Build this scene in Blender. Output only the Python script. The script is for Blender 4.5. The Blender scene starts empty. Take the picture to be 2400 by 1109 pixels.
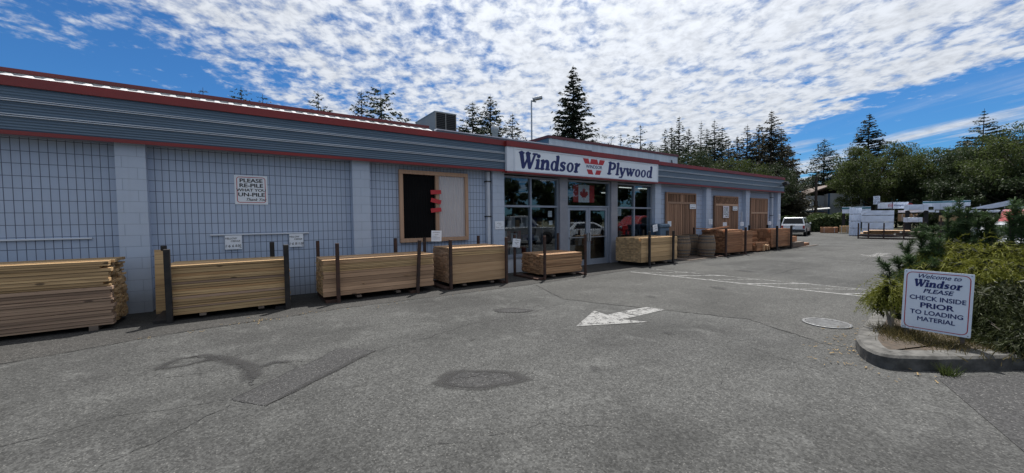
import bpy, bmesh, math, random
import numpy as np
from mathutils import Vector, Matrix
R = math.radians
random.seed(7)
S = bpy.context.scene
C = S.collection

# ------------------------------------------------------------------ camera
TH, PITCH, ROLL, EYE = R(55.3936), R(-2.5), R(0.55), 1.64
fwd = Vector((math.cos(TH)*math.cos(PITCH), math.sin(TH)*math.cos(PITCH), math.sin(PITCH)))
rgt0 = Vector((math.sin(TH), -math.cos(TH), 0)); up0 = rgt0.cross(fwd)
rgt = rgt0*math.cos(ROLL) - up0*math.sin(ROLL); up = up0*math.cos(ROLL) + rgt0*math.sin(ROLL)
cam = bpy.data.cameras.new('camera'); cam.lens = 13.5; cam.sensor_width = 36; cam.sensor_fit = 'HORIZONTAL'
cam.clip_start = .05; cam.clip_end = 3000
co = bpy.data.objects.new('camera', cam); C.objects.link(co)
co.matrix_world = Matrix(((rgt.x, up.x, -fwd.x, 0), (rgt.y, up.y, -fwd.y, 0), (rgt.z, up.z, -fwd.z, EYE), (0, 0, 0, 1)))
S.camera = co

# ------------------------------------------------------------------ sky, sun, exposure
SUN_AZ, SUN_EL = R(39), R(66)
S.view_settings.view_transform = 'Standard'; S.view_settings.look = 'None'
S.view_settings.exposure = 0.5; S.view_settings.gamma = 1
W = bpy.data.worlds.new('World'); S.world = W; W.use_nodes = True
nt = W.node_tree; nt.nodes.clear()
def N(t, typ, **kw):
    n = t.nodes.new(typ)
    for k, v in kw.items():
        if k.startswith('i_'):
            key = k[2:]; n.inputs[int(key) if key.isdigit() else key.replace('_', ' ')].default_value = v
        else: setattr(n, k, v)
    return n
def L(t, a, b): t.links.new(a, b)
def MA(t, op, a, b=None, c=None, clamp=False):
    n = t.nodes.new('ShaderNodeMath'); n.operation = op; n.use_clamp = clamp
    for i, v in enumerate((a, b, c)):
        if v is None: continue
        if isinstance(v, (int, float)): n.inputs[i].default_value = v
        else: t.links.new(v, n.inputs[i])
    return n.outputs[0]
def VM(t, op, a, b=None):
    n = t.nodes.new('ShaderNodeVectorMath'); n.operation = op
    for i, v in enumerate((a, b)):
        if v is None: continue
        if isinstance(v, (tuple, list)): n.inputs[i].default_value = v
        else: t.links.new(v, n.inputs[i])
    return n
def RAMP(t, fac, stops, interp='LINEAR'):
    n = t.nodes.new('ShaderNodeValToRGB'); n.color_ramp.interpolation = interp
    el = n.color_ramp.elements
    while len(el) < len(stops): el.new(.5)
    for e, (p, c) in zip(el, stops):
        e.position = p; e.color = c if len(c) == 4 else (*c, 1)
    t.links.new(fac, n.inputs[0]); return n.outputs[0]
def g3(v): return (v, v, v)
sky = N(nt, 'ShaderNodeTexSky', sky_type='NISHITA', sun_disc=False, sun_elevation=SUN_EL, sun_rotation=R(90)-SUN_AZ,
        altitude=0, air_density=1.0, dust_density=.35, ozone_density=2.2)
tc = N(nt, 'ShaderNodeTexCoord'); d = tc.outputs['Generated']
sp = N(nt, 'ShaderNodeSeparateXYZ'); L(nt, d, sp.inputs[0])
dz = MA(nt, 'MAXIMUM', sp.outputs[2], .012)
q = MA(nt, 'DIVIDE', VM(nt, 'DOT_PRODUCT', d, (math.sin(TH), -math.cos(TH), 0)).outputs['Value'], dz)
p = MA(nt, 'DIVIDE', VM(nt, 'DOT_PRODUCT', d, (math.cos(TH), math.sin(TH), 0)).outputs['Value'], dz)
pl = N(nt, 'ShaderNodeCombineXYZ'); L(nt, q, pl.inputs[0]); L(nt, p, pl.inputs[1])
dz2 = MA(nt, 'ADD', MA(nt, 'MULTIPLY', dz, .95), .13)
q2 = MA(nt, 'DIVIDE', VM(nt, 'DOT_PRODUCT', d, (math.sin(TH), -math.cos(TH), 0)).outputs['Value'], dz2)
p2 = MA(nt, 'DIVIDE', VM(nt, 'DOT_PRODUCT', d, (math.cos(TH), math.sin(TH), 0)).outputs['Value'], dz2)
pl2 = N(nt, 'ShaderNodeCombineXYZ'); L(nt, q2, pl2.inputs[0]); L(nt, p2, pl2.inputs[1])
def noise(t, vec, scale, detail=4, rough=.55, dist=0, lac=2):
    n = N(t, 'ShaderNodeTexNoise'); n.inputs['Scale'].default_value = scale; n.inputs['Detail'].default_value = detail
    n.inputs['Roughness'].default_value = rough; n.inputs['Distortion'].default_value = dist; n.inputs['Lacunarity'].default_value = lac
    L(t, vec, n.inputs['Vector']); return n.outputs['Fac']
big = noise(nt, pl.outputs[0], .55, 3, .5)
mid = noise(nt, pl.outputs[0], 1.7, 4, .55, .3)
qw = MA(nt, 'ADD', q, MA(nt, 'MULTIPLY', MA(nt, 'SUBTRACT', mid, .5), 2.2))
def sstep(t, v, a, b):
    n = N(t, 'ShaderNodeMapRange', interpolation_type='SMOOTHSTEP'); n.inputs[1].default_value = a; n.inputs[2].default_value = b
    L(t, v, n.inputs[0]); return n.outputs[0]
band = MA(nt, 'MULTIPLY', sstep(nt, qw, -3.3, -1.2), MA(nt, 'SUBTRACT', 1, sstep(nt, qw, 2.7, 3.7)))
# wisps low down beyond the band's right edge
wv = N(nt, 'ShaderNodeVectorMath', operation='MULTIPLY'); wv.inputs[1].default_value = (1.0, .28, 1); L(nt, pl.outputs[0], wv.inputs[0])
wisp = noise(nt, wv.outputs[0], 1.1, 6, .6, .4)
wispm = MA(nt, 'MULTIPLY', sstep(nt, wisp, .44, .66), MA(nt, 'MULTIPLY', sstep(nt, q, 3.2, 4.6), .85))
puffv = N(nt, 'ShaderNodeVectorMath', operation='MULTIPLY'); puffv.inputs[1].default_value = (1.35, 1.2, 1); L(nt, pl2.outputs[0], puffv.inputs[0])
puff = noise(nt, puffv.outputs[0], 10.0, 8, .62, .2)
puff2 = noise(nt, puffv.outputs[0], 3.6, 5, .55, .2)
pf = MA(nt, 'ADD', MA(nt, 'MULTIPLY', puff, .62), MA(nt, 'MULTIPLY', puff2, .42))
thr = MA(nt, 'ADD', MA(nt, 'MULTIPLY', MA(nt, 'SUBTRACT', 1, band), .34), MA(nt, 'SUBTRACT', MA(nt, 'MULTIPLY', MA(nt, 'SUBTRACT', .5, big), .3), MA(nt, 'MULTIPLY', sstep(nt, q, -.8, .9), .07)))
alpha = sstep(nt, MA(nt, 'SUBTRACT', pf, thr),   .345, .60)
alpha = MA(nt, 'MULTIPLY', MA(nt, 'MAXIMUM', MA(nt, 'MULTIPLY', alpha, .93), wispm), sstep(nt, sp.outputs[2], .01, .07))
# brighter around the sun's azimuth, greyer cells elsewhere
sund = (math.cos(SUN_EL)*math.cos(SUN_AZ), math.cos(SUN_EL)*math.sin(SUN_AZ), math.sin(SUN_EL))
sdot = MA(nt, 'MAXIMUM', VM(nt, 'DOT_PRODUCT', d, sund).outputs['Value'], 0)
cb = MA(nt, 'ADD', 6.1, MA(nt, 'MULTIPLY', MA(nt, 'POWER', sdot, 4), 7.5))
cb = MA(nt, 'MULTIPLY', cb, MA(nt, 'ADD', .82, MA(nt, 'MULTIPLY', sstep(nt, puff, .36, .66), .24)))
ccol = N(nt, 'ShaderNodeMix', data_type='RGBA', blend_type='MULTIPLY'); ccol.inputs[0].default_value = 1
ccol.inputs[6].default_value = (.93, .97, 1.03, 1)
cmb = N(nt, 'ShaderNodeCombineXYZ')
for i in range(3): L(nt, cb, cmb.inputs[i])
L(nt, cmb.outputs[0], ccol.inputs[7])
skyt = N(nt, 'ShaderNodeMix', data_type='RGBA', blend_type='MULTIPLY'); skyt.inputs[0].default_value = 1
skyt.inputs[7].default_value = (.23, .52, .82, 1); L(nt, sky.outputs[0], skyt.inputs[6])
mx = N(nt, 'ShaderNodeMix', data_type='RGBA'); L(nt, alpha, mx.inputs[0]); L(nt, skyt.outputs[2], mx.inputs[6]); L(nt, ccol.outputs[2], mx.inputs[7])
bg = N(nt, 'ShaderNodeBackground'); bg.inputs[1].default_value = .085; L(nt, mx.outputs[2], bg.inputs[0])
wo = N(nt, 'ShaderNodeOutputWorld'); L(nt, bg.outputs[0], wo.inputs[0])
sl = bpy.data.lights.new('sun', 'SUN'); sl.energy = 5.0; sl.angle = R(.6); sl.color = (1, .96, .9)
so = bpy.data.objects.new('sun', sl); C.objects.link(so)
so.rotation_euler = Vector(sund).to_track_quat('Z', 'Y').to_euler()

# ------------------------------------------------------------------ helpers
def setp(o, label=None, cat=None, group=None, kind=None):
    if label: o['label'] = label
    if cat: o['category'] = cat
    if group: o['group'] = group
    if kind: o['kind'] = kind
    return o
def thing(name, label, cat, loc=(0, 0, 0), rz=0, group=None):
    o = bpy.data.objects.new(name, None); C.objects.link(o); o.location = loc; o.rotation_euler = (0, 0, rz)
    o.empty_display_size = .1
    return setp(o, label, cat, group)
class MB:
    """collects shapes, then links them as ONE mesh object"""
    def __init__(s): s.v = []; s.f = []; s.sm = []
    def add(s, vs, fs, smooth=False):
        b = len(s.v); s.v += [tuple(v) for v in vs]
        for f in fs: s.f.append([b+i for i in f]); s.sm.append(smooth)
        return s
    def box(s, x0, x1, y0, y1, z0, z1, m=None):
        vs = [Vector((x, y, z)) for x in (x0, x1) for y in (y0, y1) for z in (z0, z1)]
        if m is not None: vs = [m @ v for v in vs]
        return s.add(vs, [(0, 1, 3, 2), (4, 6, 7, 5), (0, 4, 5, 1), (2, 3, 7, 6), (0, 2, 6, 4), (1, 5, 7, 3)])
    def tube(s, a, b, r0, r1=None, n=10, caps=True, smooth=True):
        a = Vector(a); b = Vector(b); r1 = r0 if r1 is None else r1
        ax = (b-a).normalized(); u = ax.orthogonal().normalized(); w = ax.cross(u)
        vs = [c + (u*math.cos(t)+w*math.sin(t))*r for c, r in ((a, r0), (b, r1)) for t in [2*math.pi*i/n for i in range(n)]]
        s.add(vs, [(i, (i+1) % n, n+(i+1) % n, n+i) for i in range(n)], smooth)
        if caps: s.add(vs, [tuple(range(n-1, -1, -1)), tuple(range(n, 2*n))])
        return s
    def path(s, pts, rs, n=6):
        for i in range(len(pts)-1): s.tube(pts[i], pts[i+1], rs[i], rs[i+1], n, caps=(i in (0, len(pts)-2)))
        return s
    def lathe(s, prof, n=28, c=(0, 0, 0)):
        vs = [(c[0]+r*math.cos(2*math.pi*i/n), c[1]+r*math.sin(2*math.pi*i/n), c[2]+z) for r, z in prof for i in range(n)]
        fs = [(k*n+i, k*n+(i+1) % n, (k+1)*n+(i+1) % n, (k+1)*n+i) for k in range(len(prof)-1) for i in range(n)]
        return s.add(vs, fs, True)
    def prism(s, poly, h0, h1, m=None):
        """2D polygon (x,y) extruded from h0 to h1 along z, then placed by m"""
        n = len(poly); vs = [Vector((x, y, h)) for h in (h0, h1) for x, y in poly]
        if m is not None: vs = [m @ v for v in vs]
        return s.add(vs, [tuple(range(n-1, -1, -1)), tuple(range(n, 2*n))]+[(i, (i+1) % n, n+(i+1) % n, n+i) for i in range(n)])
    def extr(s, prof, x0, x1, seg=1, closed=False, smooth=False):
        """profile of (y,z) run along X"""
        n = len(prof); vs = []
        for k in range(seg+1):
            x = x0+(x1-x0)*k/seg; vs += [(x, y, z) for y, z in prof]
        m = n if closed else n-1
        fs = [(k*n+i, (k+1)*n+i, (k+1)*n+(i+1) % n, k*n+(i+1) % n) for k in range(seg) for i in range(m)]
        s.add(vs, fs, smooth)
        if closed: s.add(vs, [tuple(range(n)), tuple(seg*n+i for i in range(n-1, -1, -1))])
        return s
    def build(s, name, mat, parent=None, loc=None, rot=None, bevel=0):
        me = bpy.data.meshes.new(name); me.from_pydata(s.v, [], s.f); me.update()
        if any(s.sm): me.polygons.foreach_set('use_smooth', s.sm)
        bm = bmesh.new(); bm.from_mesh(me); bmesh.ops.recalc_face_normals(bm, faces=bm.faces[:])
        if bevel: bmesh.ops.bevel(bm, geom=bm.edges[:], offset=bevel, segments=1, affect='EDGES')
        bm.to_mesh(me); bm.free()
        me.materials.append(mat)
        o = bpy.data.objects.new(name, me); C.objects.link(o)
        if parent: o.parent = parent
        if loc is not None: o.location = loc
        if rot is not None: o.rotation_euler = rot
        return o
def npmesh(name, V, F, mat, parent=None, loc=None):
    """numpy verts and a (n,k) face array to one object"""
    me = bpy.data.meshes.new(name); k = F.shape[1]
    me.vertices.add(len(V)); me.vertices.foreach_set('co', V.astype(np.float32).ravel())
    me.loops.add(F.size); me.loops.foreach_set('vertex_index', F.astype(np.int32).ravel())
    me.polygons.add(len(F)); me.polygons.foreach_set('loop_start', np.arange(0, F.size, k, dtype=np.int32))
    me.polygons.foreach_set('loop_total', np.full(len(F), k, dtype=np.int32))
    me.update(calc_edges=True); me.materials.append(mat)
    o = bpy.data.objects.new(name, me); C.objects.link(o)
    if parent: o.parent = parent
    if loc is not None: o.location = loc
    return o
ONES = 'zeroth first second third fourth fifth sixth seventh eighth ninth tenth eleventh twelfth thirteenth fourteenth fifteenth sixteenth seventeenth eighteenth nineteenth twentieth'.split()
def ordw(n):
    if n <= 20: return ONES[n]
    t = {2: 'twenty', 3: 'thirty', 4: 'forty'}[n//10]
    return (t[:-1]+'ieth') if n % 10 == 0 else t+'-'+ONES[n % 10]
def pol(px, r, y=None):
    """ground point on the bearing that the photograph's column px has, r metres off; with y also the height of that row"""
    u = (px-1200)/900; a = TH-math.atan(u)
    X, Y = r*math.cos(a), r*math.sin(a)
    if y is None: return X, Y
    v = -(y-554.5)/900
    dv = fwd+rgt*u+up*v; t = r/math.hypot(dv.x, dv.y)
    return X, Y, EYE+dv.z*t

# ------------------------------------------------------------------ materials
MATS = {}
def newmat(name):
    m = bpy.data.materials.new(name); m.use_nodes = True; t = m.node_tree; t.nodes.clear()
    o = N(t, 'ShaderNodeOutputMaterial'); b = N(t, 'ShaderNodeBsdfPrincipled'); L(t, b.outputs[0], o.inputs[0])
    MATS[name] = m; return m, t, b, o
def mixc(t, fac, a, b, mode='MIX'):
    n = N(t, 'ShaderNodeMix', data_type='RGBA', blend_type=mode)
    for i, v in ((0, fac), (6, a), (7, b)):
        if isinstance(v, (int, float)): n.inputs[i].default_value = v
        elif isinstance(v, tuple): n.inputs[i].default_value = (*v, 1) if len(v) == 3 else v
        else: t.links.new(v, n.inputs[i])
    return n.outputs[2]
def bump(t, b, h, strength=.4, dist=.01):
    n = N(t, 'ShaderNodeBump'); n.inputs['Strength'].default_value = strength; n.inputs['Distance'].default_value = dist
    L(t, h, n.inputs['Height']); L(t, n.outputs[0], b.inputs['Normal'])
def coords(t, scale=(1, 1, 1)):
    c = N(t, 'ShaderNodeTexCoord'); m = N(t, 'ShaderNodeVectorMath', operation='MULTIPLY'); m.inputs[1].default_value = scale
    L(t, c.outputs['Object'], m.inputs[0]); return m.outputs[0]
def pm(name, c1, c2=None, scale=6, rough=.65, metal=0, stretch=(1, 1, 1), bmp=0, spec=.5, detail=5, coat=0):
    if name in MATS: return MATS[name]
    m, t, b, o = newmat(name); v = coords(t, stretch)
    if c2 is None: c2 = tuple(x*.78 for x in c1)
    n = noise(t, v, scale, detail, .6)
    L(t, mixc(t, sstep(t, n, .3, .7), c2, c1), b.inputs['Base Color'])
    rn = MA(t, 'ADD', rough-.08, MA(t, 'MULTIPLY', n, .16)); L(t, rn, b.inputs['Roughness'])
    b.inputs['Metallic'].default_value = metal; b.inputs['Specular IOR Level'].default_value = spec; b.inputs['Coat Weight'].default_value = coat
    if bmp: bump(t, b, n, bmp, .01)
    return m

def asphalt(name, lo, hi, blot=.2, seed=0.):
    m, t, b, o = newmat(name); c = N(t, 'ShaderNodeTexCoord'); ad = N(t, 'ShaderNodeVectorMath', operation='ADD'); ad.inputs[1].default_value = (seed, seed, 0)
    L(t, c.outputs['Object'], ad.inputs[0]); v = ad.outputs[0]
    f1 = noise(t, v, 75, 3, .7); f2 = noise(t, v, 17, 5, .65); f3 = noise(t, v, .45, 5, .6, .3); f4 = noise(t, v, 2.2, 5, .65, .5)
    vo = N(t, 'ShaderNodeTexVoronoi'); vo.inputs['Scale'].default_value = 70; L(t, v, vo.inputs['Vector'])
    sc = N(t, 'ShaderNodeSeparateColor'); L(t, vo.outputs['Color'], sc.inputs[0])
    base = mixc(t, sstep(t, f1, .25, .75), lo, hi)
    base = mixc(t, MA(t, 'MULTIPLY', sstep(t, f2, .35, .7), .35), base, tuple(x*.55 for x in lo))
    base = mixc(t, MA(t, 'MULTIPLY', MA(t, 'MULTIPLY', MA(t, 'GREATER_THAN', sc.outputs[0], .84), sstep(t, vo.outputs['Distance'], .5, .2)), .5), base, (.24, .235, .22))
    base = mixc(t, MA(t, 'MULTIPLY', MA(t, 'MULTIPLY', MA(t, 'LESS_THAN', sc.outputs[1], .14), sstep(t, vo.outputs['Distance'], .5, .2)), .7), base, (.02, .02, .022))
    base = mixc(t, MA(t, 'MULTIPLY', sstep(t, f3, .38, .68), blot), base, tuple(x*.5 for x in lo))
    base = mixc(t, MA(t, 'MULTIPLY', sstep(t, f4, .5, .75), blot*.8), base, tuple(x*1.25 for x in hi))
    f5 = noise(t, v, 5.5, 6, .7, .8); st2 = N(t, 'ShaderNodeVectorMath', operation='MULTIPLY'); st2.inputs[1].default_value = (.25, 1.6, 1); L(t, v, st2.inputs[0])
    f6 = noise(t, st2.outputs[0], 1., 4, .6, .2)
    base = mixc(t, MA(t, 'MULTIPLY', sstep(t, f5, .56, .74), blot*.9), base, tuple(x*.55 for x in lo))
    base = mixc(t, MA(t, 'MULTIPLY', sstep(t, f6, .48, .7), blot*.55), base, tuple(x*.6 for x in lo))
    vg = N(t, 'ShaderNodeTexVoronoi'); vg.inputs['Scale'].default_value = 58; L(t, v, vg.inputs['Vector']); sg_ = N(t, 'ShaderNodeSeparateColor'); L(t, vg.outputs['Color'], sg_.inputs[0])
    gv = MA(t, 'ADD', .62, MA(t, 'MULTIPLY', sg_.outputs[2], .76)); gc = N(t, 'ShaderNodeCombineXYZ')
    for i in range(3): L(t, gv, gc.inputs[i])
    base = mixc(t, 1., base, gc.outputs[0], 'MULTIPLY')
    L(t, base, b.inputs['Base Color']); b.inputs['Roughness'].default_value = .88; b.inputs['Specular IOR Level'].default_value = .28
    bump(t, b, MA(t, 'ADD', f1, MA(t, 'MULTIPLY', vo.outputs['Distance'], -.8)), .55, .008)
    return m
ASPH = asphalt('asphalt', (.041, .0415, .0405), (.088, .089, .086), .6)
ASPH2 = asphalt('newer_asphalt', (.043, .043, .041), (.089, .089, .085), .45, 31.)
APRON = asphalt('apron_asphalt', (.030, .0295, .028), (.062, .06, .057), .4, 63.)
PATCH = asphalt('patch_asphalt', (.030, .030, .0305), (.060, .0595, .060), .15, 11.)

def wornpaint(name, col, cover, scale=14, soft=.12, rough=.8):
    """a sheet with holes worn in it: paint, damp stains, dust"""
    m, t, b, o = newmat(name); v = coords(t)
    n = MA(t, 'ADD', MA(t, 'MULTIPLY', noise(t, v, scale, 7, .7), .65), MA(t, 'MULTIPLY', noise(t, v, scale*7, 2, .6), .35))
    tr = N(t, 'ShaderNodeBsdfTransparent'); mx = N(t, 'ShaderNodeMixShader')
    L(t, sstep(t, n, cover-soft, cover+soft), mx.inputs[0]); L(t, tr.outputs[0], mx.inputs[1]); L(t, b.outputs[0], mx.inputs[2]); L(t, mx.outputs[0], o.inputs[0])
    L(t, mixc(t, noise(t, v, 60, 3, .6), tuple(x*.75 for x in col), col), b.inputs['Base Color']); b.inputs['Roughness'].default_value = rough
    return m
PAINTW = wornpaint('road_paint', (.24, .24, .235), .45, 9, .08)
PAINTF = wornpaint('faded_road_paint', (.22, .22, .215), .50, 9, .09)
STAIN = wornpaint('damp_stain', (.020, .0195, .020), .42, 5, .16)
CRACK = wornpaint('crack_fill', (.024, .024, .024), .45, 3.5, .08)
def softstain(name, col, top, scale=5):
    m, t, b, o = newmat(name); v = coords(t); at = N(t, 'ShaderNodeAttribute', attribute_name='soft')
    n = MA(t, 'ADD', MA(t, 'MULTIPLY', noise(t, v, scale, 6, .7), .7), MA(t, 'MULTIPLY', noise(t, v, scale*9, 2, .6), .3))
    f = MA(t, 'MULTIPLY', sstep(t, MA(t, 'ADD', at.outputs['Fac'], MA(t, 'MULTIPLY', MA(t, 'SUBTRACT', n, .5), 1.5)), .15, .8), top)
    tr = N(t, 'ShaderNodeBsdfTransparent'); mx = N(t, 'ShaderNodeMixShader'); L(t, f, mx.inputs[0]); L(t, tr.outputs[0], mx.inputs[1]); L(t, b.outputs[0], mx.inputs[2]); L(t, mx.outputs[0], o.inputs[0])
    b.inputs['Base Color'].default_value = (*col, 1); b.inputs['Roughness'].default_value = .8; return m
STAINS = softstain('soft_stain', (.018, .0175, .018), .55); STAINL = softstain('light_stain', (.022, .0215, .022), .45)
CRACKF = wornpaint('thin_crack_fill', (.028, .028, .028), .47, 2.6, .06)

def blockwall(name, bw, bh, off, mortar, col, mcol, mstr=1., sq=1.):
    m, t, b, o = newmat(name); c = N(t, 'ShaderNodeTexCoord'); s = N(t, 'ShaderNodeSeparateXYZ'); L(t, c.outputs['Object'], s.inputs[0])
    cm = N(t, 'ShaderNodeCombineXYZ'); L(t, MA(t, 'ADD', s.outputs[0], 40.), cm.inputs[0]); L(t, s.outputs[2], cm.inputs[1])
    br = N(t, 'ShaderNodeTexBrick', offset=off, offset_frequency=2, squash=1); L(t, cm.outputs[0], br.inputs['Vector'])
    br.inputs['Scale'].default_value = 1; br.inputs['Mortar Size'].default_value = mortar; br.inputs['Mortar Smooth'].default_value = .15
    br.inputs['Brick Width'].default_value = bw; br.inputs['Row Height'].default_value = bh; br.inputs['Bias'].default_value = 0
    br.inputs['Color1'].default_value = (*[x*.965 for x in col], 1); br.inputs['Color2'].default_value = (*col, 1); br.inputs['Mortar'].default_value = (*mcol, 1)
    n1 = noise(t, c.outputs['Object'], 1.3, 5, .65, .4); n2 = noise(t, c.outputs['Object'], 90, 3, .7)
    stv = N(t, 'ShaderNodeVectorMath', operation='MULTIPLY'); stv.inputs[1].default_value = (9, 9, .5); L(t, c.outputs['Object'], stv.inputs[0])
    n3 = noise(t, stv.outputs[0], 1, 4, .6)
    colr = mixc(t, MA(t, 'MULTIPLY', sstep(t, n1, .4, .75), .16), br.outputs['Color'], tuple(x*.6 for x in col))
    colr = mixc(t, MA(t, 'MULTIPLY', sstep(t, n3, .55, .8), .14), colr, tuple(x*.45 for x in col))
    dirt = MA(t, 'MULTIPLY', sstep(t, MA(t, 'ADD', s.outputs[2], MA(t, 'MULTIPLY', n1, -.5)), .25, -.2), .5)
    colr = mixc(t, dirt, colr, (.16, .15, .14))
    L(t, colr, b.inputs['Base Color']); b.inputs['Roughness'].default_value = .62
    h = MA(t, 'ADD', MA(t, 'MULTIPLY', br.outputs['Fac'], -1.), MA(t, 'MULTIPLY', n2, .22)); bump(t, b, h, .6, .008)
    return m
WALLC = (.40, .485, .635)
SCORED = blockwall('scored_block', .1016, .2032, 0, .0052, WALLC, (.085, .105, .165))
PILB = blockwall('smooth_block', .4064, .2032, .5, .004, (.45, .525, .65), (.31, .37, .48))
RBLOCK = blockwall('right_block', .4064, .2032, .5, .0085, WALLC, (.26, .29, .37))
RIBBED = blockwall('ribbed_block', .05, .5, 0, .008, WALLC, (.17, .19, .25))

FASC = pm('blue_grey_steel', (.085, .138, .20), (.066, .11, .165), 2.5, .42, 0, (.25, 1, 6), spec=.5)
RIDGE = pm('pale_grey_trim', (.58, .63, .70), (.48, .53, .60), 3, .4, 0, (.3, 1, 1))
RED = pm('red_trim', (.23, .020, .020), (.165, .017, .017), 2.2, .45, 0, (.4, 1, 1))
DRED = pm('dark_red_coping', (.12, .02, .021), (.09, .018, .02), 2.2, .5, 0, (.4, 1, 1))
WSHEET = pm('white_roof_sheet', (.62, .63, .64), (.45, .46, .47), 2, .4, 0)
CLER = pm('pale_corrugated', (.52, .56, .62), (.42, .46, .52), 1.2, .5, 0, (3, 3, .3))
DFLASH = pm('slate_flashing', (.09, .12, .15), (.07, .095, .12), 2, .5)
ALU = pm('grey_aluminium', (.30, .34, .41), (.25, .285, .35), 3, .4, .3, (1, 1, .3))
COLM = pm('grey_painted_column', (.27, .28, .32), (.22, .23, .27), 3, .55)
SIGNW = pm('sign_white', (.78, .83, .90), (.71, .76, .83), 1.2, .4)
SIGNF = pm('sign_frame_white', (.70, .75, .83), (.62, .67, .75), 1.5, .45)
NAVY = pm('navy_letters', (.012, .022, .14), (.01, .018, .10), 2, .5)
LRED = pm('red_letters', (.48, .03, .04), (.42, .026, .034), 2, .5)
INK = pm('black_ink', (.012, .012, .018), (.02, .02, .025), 4, .6)
PAPER = pm('white_card', (.76, .81, .89), (.69, .74, .82), 3, .6)
PALEP = pm('pale_blue_paint', (.55, .60, .68), (.47, .52, .6), 2, .5)
STEELR = pm('rusty_steel', (.042, .03, .027), (.085, .042, .03), 9, .75, .3, bmp=.3)
STEELK = pm('black_steel', (.013, .013, .015), (.03, .026, .024), 8, .6, .3, bmp=.2)
BLACKP = pm('black_panel', (.006, .006, .007), (.004, .004, .005), 2, .7, spec=.1)
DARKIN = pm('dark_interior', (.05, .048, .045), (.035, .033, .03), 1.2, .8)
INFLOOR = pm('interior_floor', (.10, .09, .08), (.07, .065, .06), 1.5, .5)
CONC = pm('concrete', (.27, .265, .25), (.17, .165, .155), 5, .85, bmp=.4)
SOIL = pm('soil', (.075, .055, .04), (.035, .028, .02), 14, .95, bmp=.8)
DRYG = pm('dry_straw', (.30, .21, .09), (.16, .11, .05), 9, .9)
AC1 = pm('beige_steel', (.25, .235, .22), (.2, .19, .18), 2, .5)
PLYW = pm('plywood', (.42, .27, .13), (.33, .2, .09), 3, .7, 0, (1, 1, 8))
GALV = pm('galvanised', (.40, .42, .44), (.3, .32, .34), 6, .4, .6)
DGALV = pm('worn_grate_steel', (.19, .195, .20), (.11, .11, .11), 9, .6, .3)
WRAP = pm('white_lumber_wrap', (.74, .79, .88), (.64, .69, .79), 2.2, .38, 0, (1, 1, 1), bmp=.5)
WRAPT = pm('teal_wrap', (.03, .16, .19), (.025, .13, .16), 2, .4)
HOUSEW = pm('pale_siding', (.38, .42, .47), (.32, .36, .41), 3, .7, 0, (1, 1, 6))
BLUET = pm('blue_house_trim', (.05, .11, .22), None, 3, .6)
ROOFB = pm('brown_shingles', (.16, .12, .10), (.10, .08, .07), 6, .9)
WINK = pm('dark_window', (.015, .018, .022), None, 2, .12)
TYRE = pm('tyre_rubber', (.014, .014, .015), None, 5, .85)
RIM = pm('alloy_rim', (.35, .36, .37), None, 4, .35, .8)
CWHITE = pm('white_car_paint', (.60, .62, .65), (.57, .59, .62), 2, .25, coat=.6)
CSILV = pm('silver_car_paint', (.30, .31, .32), (.28, .29, .30), 2, .25, .5, coat=.6)
CRED = pm('red_car_paint', (.33, .018, .02), (.3, .016, .018), 2, .25, coat=.7)
CARGLS = pm('car_glass', (.008, .01, .012), None, 2, .08, spec=.35)
LAMPR = pm('tail_lamp_red', (.3, .01, .012), None, 3, .2)
LAMPW = pm('head_lamp', (.7, .7, .7), None, 3, .1)
BLACKPL = pm('black_plastic', (.016, .016, .018), None, 5, .6)
BLUEBOX = pm('blue_box_paint', (.085, .14, .21), (.07, .115, .175), 3, .5)
BARK = pm('bark', (.07, .052, .04), (.035, .027, .022), 9, .95, 0, (1, 1, .25), bmp=.6)
TWIG = pm('pale_twig', (.30, .26, .22), (.2, .17, .14), 9, .9)

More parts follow.
